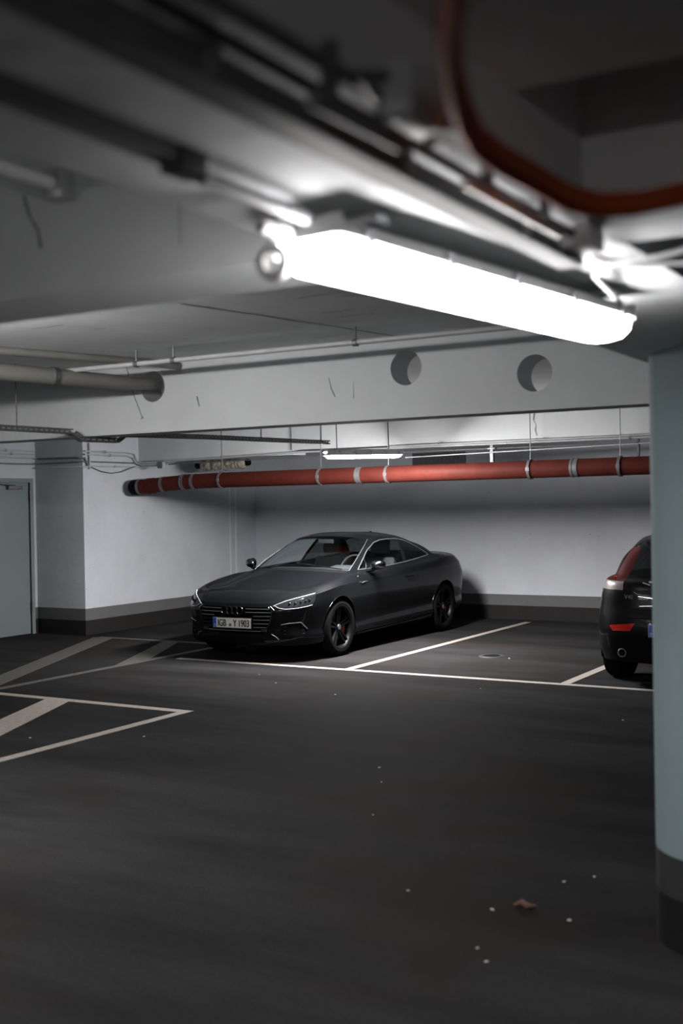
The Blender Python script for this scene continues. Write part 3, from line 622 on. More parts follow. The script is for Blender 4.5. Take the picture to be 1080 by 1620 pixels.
def inside(poly, h, z):
    c = False; n = len(poly)
    for i in range(n):
        (x1, y1), (x2, y2) = poly[i], poly[(i+1) % n]
        if (y1 > z) != (y2 > z) and h < (x2-x1)*(z-y1)/(y2-y1)+x1: c = not c
    return c
def cut(bm, poly, e1, flt, part):
    """cut the outline (h = e1.p, z) into the shell and give the faces inside it the part number"""
    tg = bm.faces.layers.int['part']; e1 = Vector((*e1, 0)); l2 = e1.length_squared
    for i in range(len(poly)):
        (h0, z0), (h1, z1) = poly[i], poly[(i+1) % len(poly)]
        dh, dz_ = h1-h0, z1-z0
        if abs(dh)+abs(dz_) < 1e-6: continue
        a, b_, c_, d_ = min(h0, h1)-.003, max(h0, h1)+.003, min(z0, z1)-.003, max(z0, z1)+.003
        fs = []
        for f in bm.faces:
            hs = [e1.dot(v.co) for v in f.verts]; zs = [v.co.z for v in f.verts]
            if max(hs) < a or min(hs) > b_ or max(zs) < c_ or min(zs) > d_: continue
            if not flt(f.calc_center_median()): continue
            fs.append(f)
        if not fs: continue
        ge = set(); gv = set()
        for f in fs: ge.update(f.edges); gv.update(f.verts)
        no = (e1*dz_-Vector((0, 0, 1))*dh).normalized()
        bmesh.ops.bisect_plane(bm, geom=fs+list(ge)+list(gv), dist=1e-5, plane_co=e1*(h0/l2)+Vector((0, 0, z0)), plane_no=no)
    n = 0
    for f in bm.faces:
        c_ = f.calc_center_median()
        if flt(c_) and inside(poly, e1.dot(c_), c_.z): f[tg] = part; n += 1
    return n
def cut_top(bm, pts, wd, flt, part):
    """thin groove along a line seen from above (x mirrored by the caller)"""
    tg = bm.faces.layers.int['part']
    for (x0, y0), (x1, y1) in zip(pts, pts[1:]):
        d_ = Vector((x1-x0, y1-y0, 0)); L = d_.length; d_.normalize(); n = Vector((-d_.y, d_.x, 0)); o = Vector((x0, y0, 0))
        def sel():
            r = []
            for f in bm.faces:
                c_ = f.calc_center_median()
                if not flt(c_): continue
                cc = Vector((c_.x, c_.y, 0))-o
                if abs(cc.dot(n)) < 0.08 and -0.05 < cc.dot(d_) < L+0.05: r.append(f)
            return r
        for k in (-1, 1):
            fs = sel(); ge = set(); gv = set()
            for f in fs: ge.update(f.edges); gv.update(f.verts)
            bmesh.ops.bisect_plane(bm, geom=fs+list(ge)+list(gv), dist=1e-5, plane_co=o+n*(k*wd/2), plane_no=n)
        for f in sel():
            c_ = f.calc_center_median(); cc = Vector((c_.x, c_.y, 0))-o
            if abs(cc.dot(n)) < wd/2 and 0 <= cc.dot(d_) <= L: f[tg] = part
def stripe(pts, wd):
    """outline of a narrow band along a polyline (list of quads)"""
    out = []
    for (a, b_), (c_, d_) in zip(pts, pts[1:]):
        L = math.hypot(c_-a, d_-b_); nx, nz = -(d_-b_)/L*wd/2, (c_-a)/L*wd/2; ex, ez = (c_-a)/L*wd*.4, (d_-b_)/L*wd*.4
        out.append([(a+nx-ex, b_+nz-ez), (c_+nx+ex, d_+nz+ez), (c_-nx+ex, d_-nz+ez), (a-nx-ex, b_-nz-ez)])
    return out
def extract(bm, parts, name, m, parent, cond=None, thick=0.0, pi=None):
    """faces with these part numbers as one mesh object"""
    nb = bmesh.new(); tg = bm.faces.layers.int['part']; mp = {}
    for f in bm.faces:
        if f[tg] in parts and (cond is None or cond(f.calc_center_median())):
            vs = []
            for v in f.verts:
                if v.index not in mp: mp[v.index] = nb.verts.new(v.co)
                vs.append(mp[v.index])
            try: g = nb.faces.new(vs)
            except ValueError: continue
            g.material_index = parts[f[tg]] if isinstance(parts, dict) else 0
    if not nb.faces: nb.free(); return None
    if thick:
        bmesh.ops.solidify(nb, geom=nb.faces[:], thickness=thick)
    me = bpy.data.meshes.new(name); nb.to_mesh(me); nb.free()
    return link(name, me, m, parent, 38)

def make_wheel(parent, x, y, z, sx, r=0.335, w_=0.245, rimr=0.245, cal=True, spokes=5):
    """one wheel, outer side towards sx"""
    wh = MB().lathe([(-w_/2, rimr), (-w_/2, rimr+.02), (-w_/2-.004, r-.055), (-w_/2+.012, r-.015), (-w_/2+.035, r), (w_/2-.035, r), (w_/2-.012, r-.015), (w_/2+.004, r-.055), (w_/2, rimr+.02), (w_/2, rimr)], (x, y, z), (sx, 0, 0), 72).build('wheel', M['black'], parent, smooth=50)
    MB().lathe([(-w_/2+.01, rimr), (-w_/2+.03, rimr-.02), (w_/2-.03, rimr-.022), (w_/2-.008, rimr-.006), (w_/2, rimr+.003), (w_/2-.004, rimr+.012)], (x, y, z), (sx, 0, 0), 72).build('rim', M['gloss'], wh, smooth=50)
    b = MB(); n = spokes
    for i in range(n):
        an = 2*PI*i/n+0.35
        for dd in (-0.13, 0.13):
            p0 = (0.055*math.cos(an+dd*2.5), 0.055*math.sin(an+dd*2.5)); p1 = ((rimr-.008)*math.cos(an+dd), (rimr-.008)*math.sin(an+dd))
            a = Vector((x+sx*(w_/2-.045), y+p0[0], z+p0[1])); c_ = Vector((x+sx*(w_/2-.02), y+p1[0], z+p1[1]))
            t_ = (c_-a).normalized(); s_ = t_.cross(Vector((sx, 0, 0))).normalized(); q = []
            for P_, ww in ((a, .020), (c_, .016)):
                q.append([b.bm.verts.new(P_+s_*ww+Vector((-sx*.03, 0, 0))), b.bm.verts.new(P_+s_*ww*.6), b.bm.verts.new(P_-s_*ww*.6), b.bm.verts.new(P_-s_*ww+Vector((-sx*.03, 0, 0)))])
            for k in range(4): b.bm.faces.new((q[0][k], q[0][(k+1) % 4], q[1][(k+1) % 4], q[1][k]))
            b.bm.faces.new(q[0]); b.bm.faces.new(q[1][::-1])
    b.lathe([(w_/2-.09, .07), (w_/2-.05, .07), (w_/2-.04, .05), (w_/2-.038, 0)], (x, y, z), (sx, 0, 0), 32)
    b.build('spokes', M['gloss'], wh, smooth=30)
    MB().lathe([(w_/2-.04, .032), (w_/2-.030, .030), (w_/2-.027, 0)], (x, y, z), (sx, 0, 0), 24).build('hub_cap', M['satin'], wh)
    MB().lathe([(0.0, .06), (0.0, .175), (0.02, .175), (0.02, .06)], (x, y, z), (sx, 0, 0), 48).build('brake_disc', M['dsteel'], wh)
    if cal:
        b = MB(); bm_ = b.bm; prof = []
        for k in range(7):
            an = -0.45+0.15*k; prof.append((an, .105, .19))
        ring = []
        for an, r0, r1 in prof:
            ring.append([bm_.verts.new((x+sx*t_, y+rr*math.cos(an), z+rr*math.sin(an))) for t_, rr in ((-.03, r0), (.055, r0), (.055, r1), (-.03, r1))])
        for a, c_ in zip(ring, ring[1:]):
            for k in range(4): bm_.faces.new((a[k], a[(k+1) % 4], c_[(k+1) % 4], c_[k]))
        bm_.faces.new(ring[0]); bm_.faces.new(ring[-1][::-1])
        b.build('brake_caliper', M['caliper'], wh, bevel=0.006)
    return wh

def well(parent, x, y, z, sx, r, depth):
    """dark wheel house liner: half barrel open downward and outward"""
    b = MB(); n = 20; r0 = []; r1 = []; ce = []
    for k in range(n+1):
        an = -0.25+(PI+0.5)*k/n
        r0.append(b.bm.verts.new((sx*(x), y+r*math.cos(an), z+r*math.sin(an)))); r1.append(b.bm.verts.new((sx*(x-depth), y+r*math.cos(an), z+r*math.sin(an))))
    for k in range(n): b.bm.faces.new((r0[k], r0[k+1], r1[k+1], r1[k]))
    b.bm.faces.new(r1)
    return b.build('wheel_house', M['black'], parent, smooth=50)

def ground_plate(name, parent, pos, rz, txt_left, txt_right, seal_x, wd=0.52):
    """number plate: white board, blue strip with ring of stars and letter, characters and seals"""
    p = bpy.data.objects.new(name, None); COL.objects.link(p); p.parent = parent; p.location = pos; p.rotation_euler = (PI/2, 0, rz)
    return p

# ============================================================ black coupe
def arr(v): return np.array(v, float)
def smoothfn(pts):
    xs, ys = zip(*pts); return lambda i: float(np.interp(i, xs, ys))
coupe = empty('car', (-7.76, 10.67, 0), 'black two-door coupe parked nose out against the back wall', 'car')
PS = arr([0, .012, .06, .155, .29, .43, .54, .89, 1.26, 1.65, 2.2, 2.75, 3.28, 3.654, 4.02, 4.32, 4.52, 4.63, 4.673])
PY = arr([0, .26, .50, .69, .81, .875, .898, .918, .902, .893, .90, .906, .918, .923, .908, .865, .76, .48, 0])
def plan(dy, ds, zs, ds2=None):
    z = smoothfn(zs); ds2 = ds if ds2 is None else ds2; out = []
    for i in range(19):
        f = max(0, 1-i/6) if i < 6 else 0; g = max(0, (i-14)/4)
        out.append((max(0, PY[i]-dy*(PY[i] > 0)*min(1, PY[i]/.6)), PS[i]+ds*f-ds2*g, z(i)))
    return out
def pts(S_, Y_, Z_): return [(y, s, z) for s, y, z in zip(S_, Y_, Z_)]
Lc = [
 [(y*0.0, s, .19) for y, s, z in plan(.12, .12, [(0, .2), (18, .2)])],
 plan(.10, .13, [(0, .185), (6, .17), (8, .18), (12, .20), (15, .25), (18, .28)]),
 plan(.045, .07, [(0, .185), (4, .19), (6, .20), (8, .205), (12, .225), (14, .27), (18, .30)]),
 plan(.012, .02, [(0, .26), (5, .26), (8, .275), (12, .30), (15, .36), (18, .40)]),
 plan(.022, .0, [(0, .40), (5, .38), (8, .355), (12, .42), (15, .46), (18, .50)]),
 plan(.006, .0, [(0, .52), (5, .50), (8, .50), (12, .56), (15, .60), (18, .62)]),
 plan(-.002, .012, [(0, .60), (3, .60), (5, .62), (8, .66), (12, .73), (15, .76), (18, .78)]),
 # shoulder line
 pts([.045, .055, .10, .20, .33, .47, .58, .89, 1.26, 1.65, 2.2, 2.75, 3.28, 3.654, 4.02, 4.30, 4.46, 4.58, 4.63],
     [0, .25, .47, .66, .79, .865, .892, .906, .888, .878, .882, .884, .892, .896, .878, .83, .72, .46, 0],
     [.655, .655, .660, .685, .72, .755, .775, .815, .825, .835, .85, .865, .885, .905, .915, .92, .925, .93, .935]),
 # top of the wings, hood front
 pts([.12, .13, .17, .26, .40, .53, .64, .93, 1.27, 1.65, 2.2, 2.75, 3.28, 3.654, 4.0, 4.24, 4.42, 4.545, 4.59],
     [0, .24, .45, .62, .735, .80, .822, .84, .835, .835, .842, .846, .852, .85, .825, .775, .67, .43, 0],
     [.715, .715, .715, .735, .77, .805, .825, .865, .895, .905, .925, .945, .965, .985, .995, 1.0, 1.01, 1.02, 1.025]),
 pts([.58, .58, .60, .66, .77, .90, 1.03, 1.22, 1.45, 1.72, 2.22, 2.75, 3.25, 3.62, 3.93, 4.13, 4.25, 4.33, 4.36],
     [0, .22, .42, .57, .67, .72, .745, .775, .79, .805, .815, .818, .812, .79, .745, .67, .55, .33, 0],
     [.845, .845, .838, .828, .835, .855, .87, .90, .92, .928, .946, .966, .99, 1.015, 1.03, 1.035, 1.04, 1.045, 1.05]),
 # base of the glass
 pts([1.30, 1.305, 1.325, 1.36, 1.40, 1.45, 1.54, 1.63, 1.75, 1.93, 2.3, 2.75, 3.2, 3.55, 3.80, 3.93, 4.02, 4.07, 4.09],
     [0, .20, .39, .53, .62, .69, .72, .745, .765, .78, .79, .79, .775, .74, .66, .56, .41, .2, 0],
     [.985, .982, .975, .966, .958, .948, .94, .94, .943, .95, .966, .990, 1.02, 1.045, 1.06, 1.066, 1.072, 1.077, 1.08]),
 pts([1.66, 1.665, 1.69, 1.73, 1.78, 1.83, 1.90, 1.98, 2.08, 2.22, 2.50, 2.83, 3.16, 3.44, 3.62, 3.68, 3.72, 3.735, 3.74],
     [0, .195, .37, .49, .57, .622, .648, .668, .685, .697, .703, .70, .683, .65, .585, .49, .36, .175, 0],
     [1.185, 1.183, 1.177, 1.165, 1.152, 1.138, 1.135, 1.138, 1.142, 1.148, 1.155, 1.16, 1.16, 1.155, 1.165, 1.185, 1.196, 1.204, 1.207]),
 # header and roof rail
 pts([2.03, 2.035, 2.06, 2.10, 2.15, 2.20, 2.27, 2.35, 2.45, 2.57, 2.76, 2.95, 3.12, 3.30, 3.40, 3.38, 3.36, 3.34, 3.33],
     [0, .185, .335, .435, .495, .53, .55, .562, .57, .575, .575, .568, .555, .535, .485, .40, .29, .15, 0],
     [1.345, 1.343, 1.336, 1.325, 1.312, 1.302, 1.308, 1.314, 1.320, 1.323, 1.320, 1.308, 1.285, 1.255, 1.245, 1.27, 1.285, 1.297, 1.30]),
 pts([2.16, 2.165, 2.18, 2.21, 2.24, 2.28, 2.34, 2.41, 2.50, 2.61, 2.77, 2.93, 3.07, 3.19, 3.26, 3.26, 3.25, 3.24, 3.24],
     [0, .13, .23, .31, .35, .38, .40, .41, .41, .41, .41, .40, .39, .38, .34, .28, .20, .10, 0],
     [1.367, 1.366, 1.363, 1.359, 1.357, 1.356, 1.359, 1.362, 1.364, 1.366, 1.364, 1.352, 1.338, 1.318, 1.308, 1.312, 1.317, 1.32, 1.322]),
 pts([2.3, 2.31, 2.32, 2.34, 2.37, 2.40, 2.43, 2.48, 2.54, 2.62, 2.77, 2.9, 3.0, 3.08, 3.12, 3.13, 3.135, 3.14, 3.145], [0]*19,
     [1.382, 1.382, 1.383, 1.384, 1.385, 1.386, 1.387, 1.388, 1.388, 1.387, 1.383, 1.374, 1.365, 1.356, 1.350, 1.348, 1.347, 1.346, 1.345]),
]
G, us, vs, ku = shell(Lc, creases=(1, 2, 7, 10), knot=5)
def tf(st, v):
    if 10 <= v < 12-1e-6:
        if st < 5: return 1
        if st >= 14: return 3
    return 0
bm = shell_bm(G, us, vs, ku, tf)
bm.normal_update(); bvh = BVHTree.FromBMesh(bm)
def hit_side(s, z, sx=1):
    h = bvh.ray_cast(Vector((sx*1.6, s, z)), Vector((-sx, 0, 0))); return h[0] if h[0] else Vector((sx*.9, s, z))
def hit_front(x, z):
    h = bvh.ray_cast(Vector((x, -1, z)), Vector((0, 1, 0))); return h[0] if h[0] else Vector((x, 0, z))
def hit_diag(t_, z, sx=1):
    """point of the shell at y+|x| = t, seen from the front corner"""
    d_ = Vector((-sx, 1, 0)).normalized(); o_ = Vector((sx*(t_/2), t_/2, z))-d_*2
    h = bvh.ray_cast(o_, d_); return h[0] if h[0] else Vector((sx*.6, .2, z))
def hit_top(x, s):
    h = bvh.ray_cast(Vector((x, s, 2)), Vector((0, 0, -1))); return h[0]
low = lambda c: c.z < 0.93 and c.z > .14
# wheel openings
AR = 0.362
for cy in (.89, 3.654):
    circ = [(cy+AR*math.cos(2*PI*k/40), .335+AR*math.sin(2*PI*k/40)) for k in range(40)]
    cut(bm, circ, (0, 1), lambda c, cy=cy: abs(c.x) > .5 and abs(c.y-cy) < .5 and c.z < .78, 99)
# side glass, front and rear panes split by the pillar
DLO = [(1.60, .952), (2.0, .962), (2.36, .976), (2.72, .995), (3.1, 1.022), (3.50, 1.052), (3.46, 1.085), (3.32, 1.165), (3.15, 1.232), (2.98, 1.272), (2.78, 1.294), (2.55, 1.298), (2.36, 1.290), (2.20, 1.262), (2.0, 1.18), (1.8, 1.07)]
cut(bm, DLO, (0, 1), lambda c: abs(c.x) > .4 and c.z > .9 and 1.4 < c.y < 3.7, 2)
cut(bm, [(2.66, .96), (2.74, .96), (2.93, 1.32), (2.85, 1.32)], (0, 1), lambda c: abs(c.x) > .4 and .96 < c.z < 1.285 and 2.6 < c.y < 3.0 and inside(DLO, c.y, c.z), 7)
tg = bm.faces.layers.int['part']
# doors, with the gaps around them
DR = [(1.60, .94), (1.585, .80), (1.60, .55), (1.66, .34), (1.72, .275), (2.66, .292), (2.80, .40), (2.885, .62), (2.90, .80), (2.80, .985)]
for q in stripe(DR, .009): cut(bm, q, (0, 1), lambda c: abs(c.x) > .6 and c.z < 1.0 and 1.4 < c.y < 3.1, 7)
for f in bm.faces:
    c = f.calc_center_median()
    if f[tg] == 0 and abs(c.x) > .72 and inside(DR, c.y, c.z) and c.z < .99: f[tg] = 8
# front: grille, lamps, intakes
GR = [(-.45, .618), (.45, .618), (.495, .575), (.47, .45), (.40, .325), (-.40, .325), (-.47, .45), (-.495, .575)]
cut(bm, GR, (1, 0), lambda c: c.y < .3, 99)
HL = [(.575, .632), (.60, .645), (.80, .690), (1.05, .728), (1.285, .765), (1.265, .70), (1.21, .632), (.95, .600), (.74, .588)]
IN = [(.66, .30), (.70, .41), (.80, .445), (1.02, .452), (1.12, .38), (1.05, .285), (.80, .27)]
for sx in (1, -1):
    cut(bm, HL, (sx, 1), lambda c, sx=sx: c.x*sx > .3 and c.y < .9, 4)
    cut(bm, IN, (sx, 1), lambda c, sx=sx: c.x*sx > .4 and c.y < .6, 6)
# lower front grille slot
cut(bm, [(-.40, .215), (.40, .215), (.37, .285), (-.37, .285)], (1, 0), lambda c: c.y < .4, 7)
# bonnet gap and panel
HG = [(.47, .085), (.53, .16), (.61, .31), (.685, .52), (.73, .80), (.745, 1.10), (.735, 1.40)]
for sx in (1, -1):
    cut_top(bm, [(x*sx, y) for x, y in HG], .010, lambda c, sx=sx: c.x*sx > -.01 and c.z > .62 and c.y < 1.5, 7)
for f in bm.faces:
    c = f.calc_center_median()
    if f[tg] == 0 and c.z > .66 and c.y < 1.46:
        xx = abs(c.x)
        if c.y > np.interp(xx, [p[0] for p in HG[:5]], [p[1] for p in HG[:5]]) and xx < np.interp(c.y, [p[1] for p in HG], [p[0] for p in HG]): f[tg] = 9
# black cowl strip in front of the windscreen
for f in bm.faces:
    c = f.calc_center_median()
    if f[tg] == 9 and c.y > 1.20+0.25*abs(c.x)**2 and abs(c.x) < .70: f[tg] = 10
# tail lamps and boot gap (hidden from this side, kept simple)
for sx in (1, -1):
    cut(bm, [(.30, .77), (.30, .88), (.72, .89), (.84, .86), (.80, .78)], (sx, 0), lambda c, sx=sx: c.x*sx > .2 and c.y > 4.3, 11)
bm.verts.index_update(); bm.verts.ensure_lookup_table()
extract(bm, {0: 0, 7: 1, 10: 1, 5: 1}, 'body', [M['paint'], M['black']], coupe)
for sx in (1, -1):
    nm = lambda c, sx=sx: c.x*sx > 0
    dr = extract(bm, {8: 0}, 'door', [M['paint']], coupe, nm)
    extract(bm, {2: 0}, 'side_window', [M['glass']], coupe, lambda c, sx=sx: c.x*sx > 0 and c.y < 2.66+(c.z-.96)*.53+.04)
    extract(bm, {2: 0}, 'quarter_window', [M['dglass']], coupe, lambda c, sx=sx: c.x*sx > 0 and c.y >= 2.66+(c.z-.96)*.53+.04)
    hl = extract(bm, {4: 0}, 'headlight', [M['lens']], coupe, nm)
    def hd(t_, z, o=.004): p = hit_diag(t_, z, sx); return p+Vector((sx*o, -o, 0))
    top_ = [(.585, .634), (.66, .655), (.80, .688), (.95, .712), (1.1, .733), (1.27, .758)]
    bot_ = [(.60, .640), (.66, .612), (.76, .598), (.95, .606), (1.08, .618), (1.20, .634)]
    MB().tube([hd(*p) for p in top_], [.002, .003, .004, .005, .0055, .006], 8).build('light_guide', M['drl'], hl)
    MB().tube([hd(*p) for p in bot_], [.002, .003, .0035, .0035, .0035, .0035], 8).build('light_guide', M['drl'], hl)
    MB().tube([hd(.545, .630), hd(.59, .590)], .004, 8).build('light_guide', M['drl'], hl)
    for t_, z in ((.84, .655), (.93, .66), (1.02, .668), (1.10, .675), (1.165, .688)):
        p = hd(t_, z, .0); MB().ico(p, .018, 2, (.7, .7, 1.0)).build('projector_lamp', M['dchrome'], hl)
        MB().box(p+Vector((-.004, -.018, -.012)), p+Vector((.004, -.008, .010))).build('reflector_fin', M['dchrome'], hl)
    it = extract(bm, {6: 0}, 'air_intake', [M['black']], coupe, nm)
    MB().tube([hd(.69, .425), hd(.80, .440), hd(1.01, .447), hd(1.115, .37)], .0045, 8).build('metal_trim', M['satin'], it)
    MB().tube([hd(.55, .32, .0), hd(.60, .30, .01), hd(.66, .262, .005)], .004, 8).build('metal_trim', M['satin'], it)
    for z in (.32, .36, .40): MB().tube([hd(.74, z, .0), hd(1.06, z, .0)], .005, 6).build('slat', M['dark'], it)
    # chrome line round the side glass
    ring = DLO+[DLO[0]]; P_ = []
    for (a, b_), (c_, d_) in zip(ring, ring[1:]):
        for k in range(4): P_.append(hit_side(a+(c_-a)*k/4, b_+(d_-b_)*k/4, sx)+Vector((sx*.002, 0, 0)))
    P_.append(P_[0]); MB().tube(P_, .0065, 6, cap=False).build('window_trim', M['satin'], coupe)
    # mirror
    mr = MB()
    prof = [(0.0, .001), (.008, .045), (.03, .068), (.07, .074), (.12, .070), (.155, .052), (.172, .024), (.178, .001)]
    vsr = []
    for t_, r_ in prof:
        vsr.append([mr.bm.verts.new((sx*(.855+t_), 1.70+.9*r_*math.cos(a)+.05*t_/.17, 1.010+.80*r_*math.sin(a)+.05*(t_-.08))) for a in [2*PI*k/20 for k in range(20)]])
    for a, b_ in zip(vsr, vsr[1:]):
        for k in range(20): mr.bm.faces.new((a[k], a[(k+1) % 20], b_[(k+1) % 20], b_[k]))
    mr.bm.faces.new(vsr[0]); mr.bm.faces.new(vsr[-1][::-1])
    mo = mr.build('mirror', M['mirrorcap'], coupe, smooth=70)
    MB().tube([(sx*.80, 1.69, .935), (sx*.86, 1.69, .945), (sx*.90, 1.70, .965)], [.030, .022, .028], 12).build('mirror_foot', M['gloss'], mo)
    b = MB(); b.lathe([(0, 0), (0, .058), (.004, .058)], (sx*.94, 1.768, 1.015), (0, 1, 0), 24); b.build('mirror_glass', M['dchrome'], mo)
    # door handle, vent badge
    p = hit_side(2.66, .822, sx); MB().tube([p+Vector((sx*.006, -.10, -.002)), p+Vector((sx*.026, -.06, 0)), p+Vector((sx*.028, .05, .002)), p+Vector((sx*.006, .10, .004))], [.010, .012, .012, .010], 10).build('door_handle', M['gloss'], dr)
    p = hit_side(1.38, .815, sx); q = hit_side(1.55, .815, sx)
    MB().tube([p+Vector((sx*.004, 0, .012)), p+Vector((sx*.004, .03, -.005)), (p+q)/2+Vector((sx*.004, 0, .004)), q+Vector((sx*.004, 0, .008))], [.004, .007, .008, .003], 8).build('wing_badge', M['satin'], coupe)
    # raised lip round the wheel openings
    for cy in (.89, 3.654):
        L_ = []
        for k in range(29):
            an = -.22+(PI+.44)*k/28; s_, z_ = cy+(AR+.004)*math.cos(an), .335+(AR+.004)*math.sin(an)
            p = hit_side(s_, max(z_, .2), sx); L_.append(Vector((p.x, s_, z_)))
        MB().tube([p+Vector((-sx*.004, 0, 0)) for p in L_], .007, 8).build('wheel_arch_lip', M['paint'], coupe)
        well(coupe, .88, cy, .335, sx, AR+.012, .36)
    # sill blade
    L_ = [hit_side(s_, z_, sx)+Vector((sx*.006, 0, 0)) for s_, z_ in [(1.30, .215), (1.8, .222), (2.4, .232), (3.0, .245), (3.26, .255)]]
    MB().tube(L_, .012, 8).build('sill_blade', M['gloss'], coupe)
for sx in (1, -1):
    make_wheel(coupe, sx*.785, .89, .335, sx); make_wheel(coupe, sx*.79, 3.654, .335, sx)
extract(bm, {1: 0}, 'windscreen', [M['glass']], coupe)
extract(bm, {3: 0}, 'rear_window', [M['dglass']], coupe)
extract(bm, {9: 0}, 'bonnet', [M['paint']], coupe)
for sx in (1, -1): extract(bm, {11: 0}, 'tail_light', [M['dred']], coupe, lambda c, sx=sx: c.x*sx > 0)
bm.free()
# A-pillar bright edges
for sx in (1, -1):
    L_ = [hit_side(s_, z_, sx) for s_, z_ in ()]
    P_ = [Vector((sx*Lc[k][5][0], Lc[k][5][1], Lc[k][5][2])) for k in (10, 11, 12)]
    q = [P_[0], (P_[0]+P_[1])/2+Vector((sx*.012, 0, .012)), P_[1]+Vector((sx*.004, 0, .004)), (P_[1]+P_[2])/2+Vector((sx*.012, 0, .010)), P_[2]]
    MB().tube(q, .0045, 8).build('windscreen_trim', M['satin'], coupe)
# grille: recess, bars, rings
g = MB(); bx_ = [(x*.98, z) for x, z in GR]
front = [g.bm.verts.new(hit_front(x, z)+Vector((0, .006, 0))) for x, z in GR]; back = [g.bm.verts.new((x*.95, .11, .47+(z-.47)*.93)) for x, z in GR]
for k in range(8): g.bm.faces.new((front[k], front[(k+1) % 8], back[(k+1) % 8], back[k]))
g.bm.faces.new(back)
gr = g.build('grille', M['black'], coupe, smooth=0)
def gbar(z, x0, x1, m='satin', r=.0055):
    n = 10; MB().tube([hit_front(x0+(x1-x0)*k/n, z)+Vector((0, .010, 0)) for k in range(n+1)], r, 8).build('grille_bar', M[m], gr)
def gw(z): return float(np.interp(z, [.325, .45, .575, .618], [.40, .47, .495, .45]))-.01
for z in (.350, .392, .434, .476, .518, .560, .598):
    wv = gw(z)
    if z > .53: gbar(z, -wv, -.17); gbar(z, .17, wv)
    elif z > .37: gbar(z, -wv, -.27, 'dchrome' if z < .5 else 'satin'); gbar(z, .27, wv)
    else: gbar(z, -wv, wv)
MB().tube([hit_front(x, z)+Vector((0, .004, 0)) for x, z in GR+[GR[0]]], .007, 8, cap=False).build('grille_frame', M['dchrome'], gr)
for k in range(4):
    x = -.105+.07*k; p = hit_front(x, .578)
    MB().tube([(x+.043*math.cos(a), p.y-.012, .578+.043*math.sin(a)) for a in [2*PI*i/28 for i in range(29)]], .0055, 8, cap=False).build('emblem_ring', M['dchrome'], gr)
for sx in (-1, 1):
    MB().box((sx*.40-.035, .03, .345), (sx*.40+.035, .06, .375)).build('parking_sensor', M['dark'], gr, bevel=.004)
MB().box((-.045, .03, .34), (.045, .06, .37)).build('radar_cover', M['dark'], gr, bevel=.004)

def number_plate(parent, centre, face, left, right, seal, eu='D'):
    """plate board with its blue strip, lettering and seals; face = -1 looks to -Y"""
    cx_, cy_, cz_ = centre; W_, H_ = .26, .055
    pl = MB().box((cx_-W_, cy_, cz_-H_), (cx_+W_, cy_+.003, cz_+H_)).build('number_plate', M['plate'], parent, bevel=.001)
    MB().box((cx_-W_-.008, cy_+.0035, cz_-H_-.012), (cx_+W_+.008, cy_+.012, cz_+H_+.006)).build('plate_holder', M['dark'], pl, bevel=.003)
    MB().box((cx_-W_+.002, cy_-.0012, cz_-H_+.003), (cx_-W_+.044, cy_+.001, cz_+H_-.003)).build('blue_strip', M['blue'], pl)
    b = MB()
    for k in range(12):
        a = 2*PI*k/12; b.ico((cx_-W_+.023+.013*math.cos(a), cy_-.0014, cz_+.020+.013*math.sin(a)), .0022, 1, (1, .3, 1))
    b.build('star_ring', M['line'], pl)
    def put(txt, size, x, z, m, nm, sx=1.0, bold=0):
        me = text_mesh(txt, size, .0008, sx)
        if size > .05:     # bolder strokes: the same glyphs laid again a little aside
            bb = bmesh.new()
            for k in range(3):
                n0 = len(bb.verts); bb.from_mesh(me); bb.verts.ensure_lookup_table()
                for v in bb.verts[n0:]: v.co.x += .0022*k; v.co.z += .00004*k
            bb.to_mesh(me); bb.free()
        o = bpy.data.objects.new(nm, me); me.materials.append(M[m]); COL.objects.link(o); o.parent = pl
        o.rotation_euler = (PI/2, 0, 0); o.location = (x, cy_-.0018, z)
        if bold:
            for v in me.vertices: pass
        return o
    put(eu, .032, cx_-W_+.014, cz_-.040, 'white', 'country_letter')
    put(left, .112, cx_-W_+.060, cz_-.040, 'ink', 'plate_lettering', .70)
    for wd_, dx_ in zip(right.split(), seal[1]): put(wd_, .112, cx_-W_+dx_, cz_-.040, 'ink', 'plate_lettering', .70)
    for z_ in seal[2]:
        MB().lathe([(0, 0), (0, .017), (.002, .016), (.002, 0)][::-1] if 0 else [(0, .017), (.002, .016), (.002, 0)], (cx_-W_+seal[0], cy_, cz_+z_), (0, -1, 0), 20).build('registration_seal', M['dsteel'], pl)
    return pl
number_plate(coupe, (0, -.015, .438), -1, 'IGB', 'Y 1903', (.238, (.278, .345), (-.024,)))

# cabin
b = MB(); b.box((-.70, 1.45, .22), (.70, 3.4, .30)).box((-.72, 1.35, .22), (-.66, 3.4, .90)).box((.66, 1.35, .22), (.72, 3.4, .90)).box((-.62, 3.38, .3), (.62, 3.9, .98)); b.build('cabin_tub', M['seat'], coupe)
b = MB(); b.prism([(1.36, .90), (1.50, .945), (1.95, .955), (2.03, .93), (2.02, .80), (1.95, .60), (1.40, .60)], 'x', -.66, .66); b.build('dashboard', M['trimlt'], coupe, bevel=.015)
MB().prism([(1.78, .94), (1.98, .94), (2.01, .975), (1.95, .988), (1.82, .972)], 'x', .20, .54).build('instrument_hood', M['hood'], coupe, bevel=.018, seg=3)
st_ = MB().tube([Vector((.37, 2.10, .93))+Vector((.185*math.cos(a), .07*math.sin(a), .17*math.sin(a))) for a in [2*PI*k/32 for k in range(33)]], .015, 10, cap=False).build('steering_wheel', M['seat'], coupe)
MB().box((.19, 2.085, .905), (.55, 2.105, .945)).build('wheel_spoke', M['seat'], st_, bevel=.006)
MB().tube([(.37, 2.10, .92), (.37, 1.95, .84)], .04, 12).build('steering_column', M['seat'], st_)
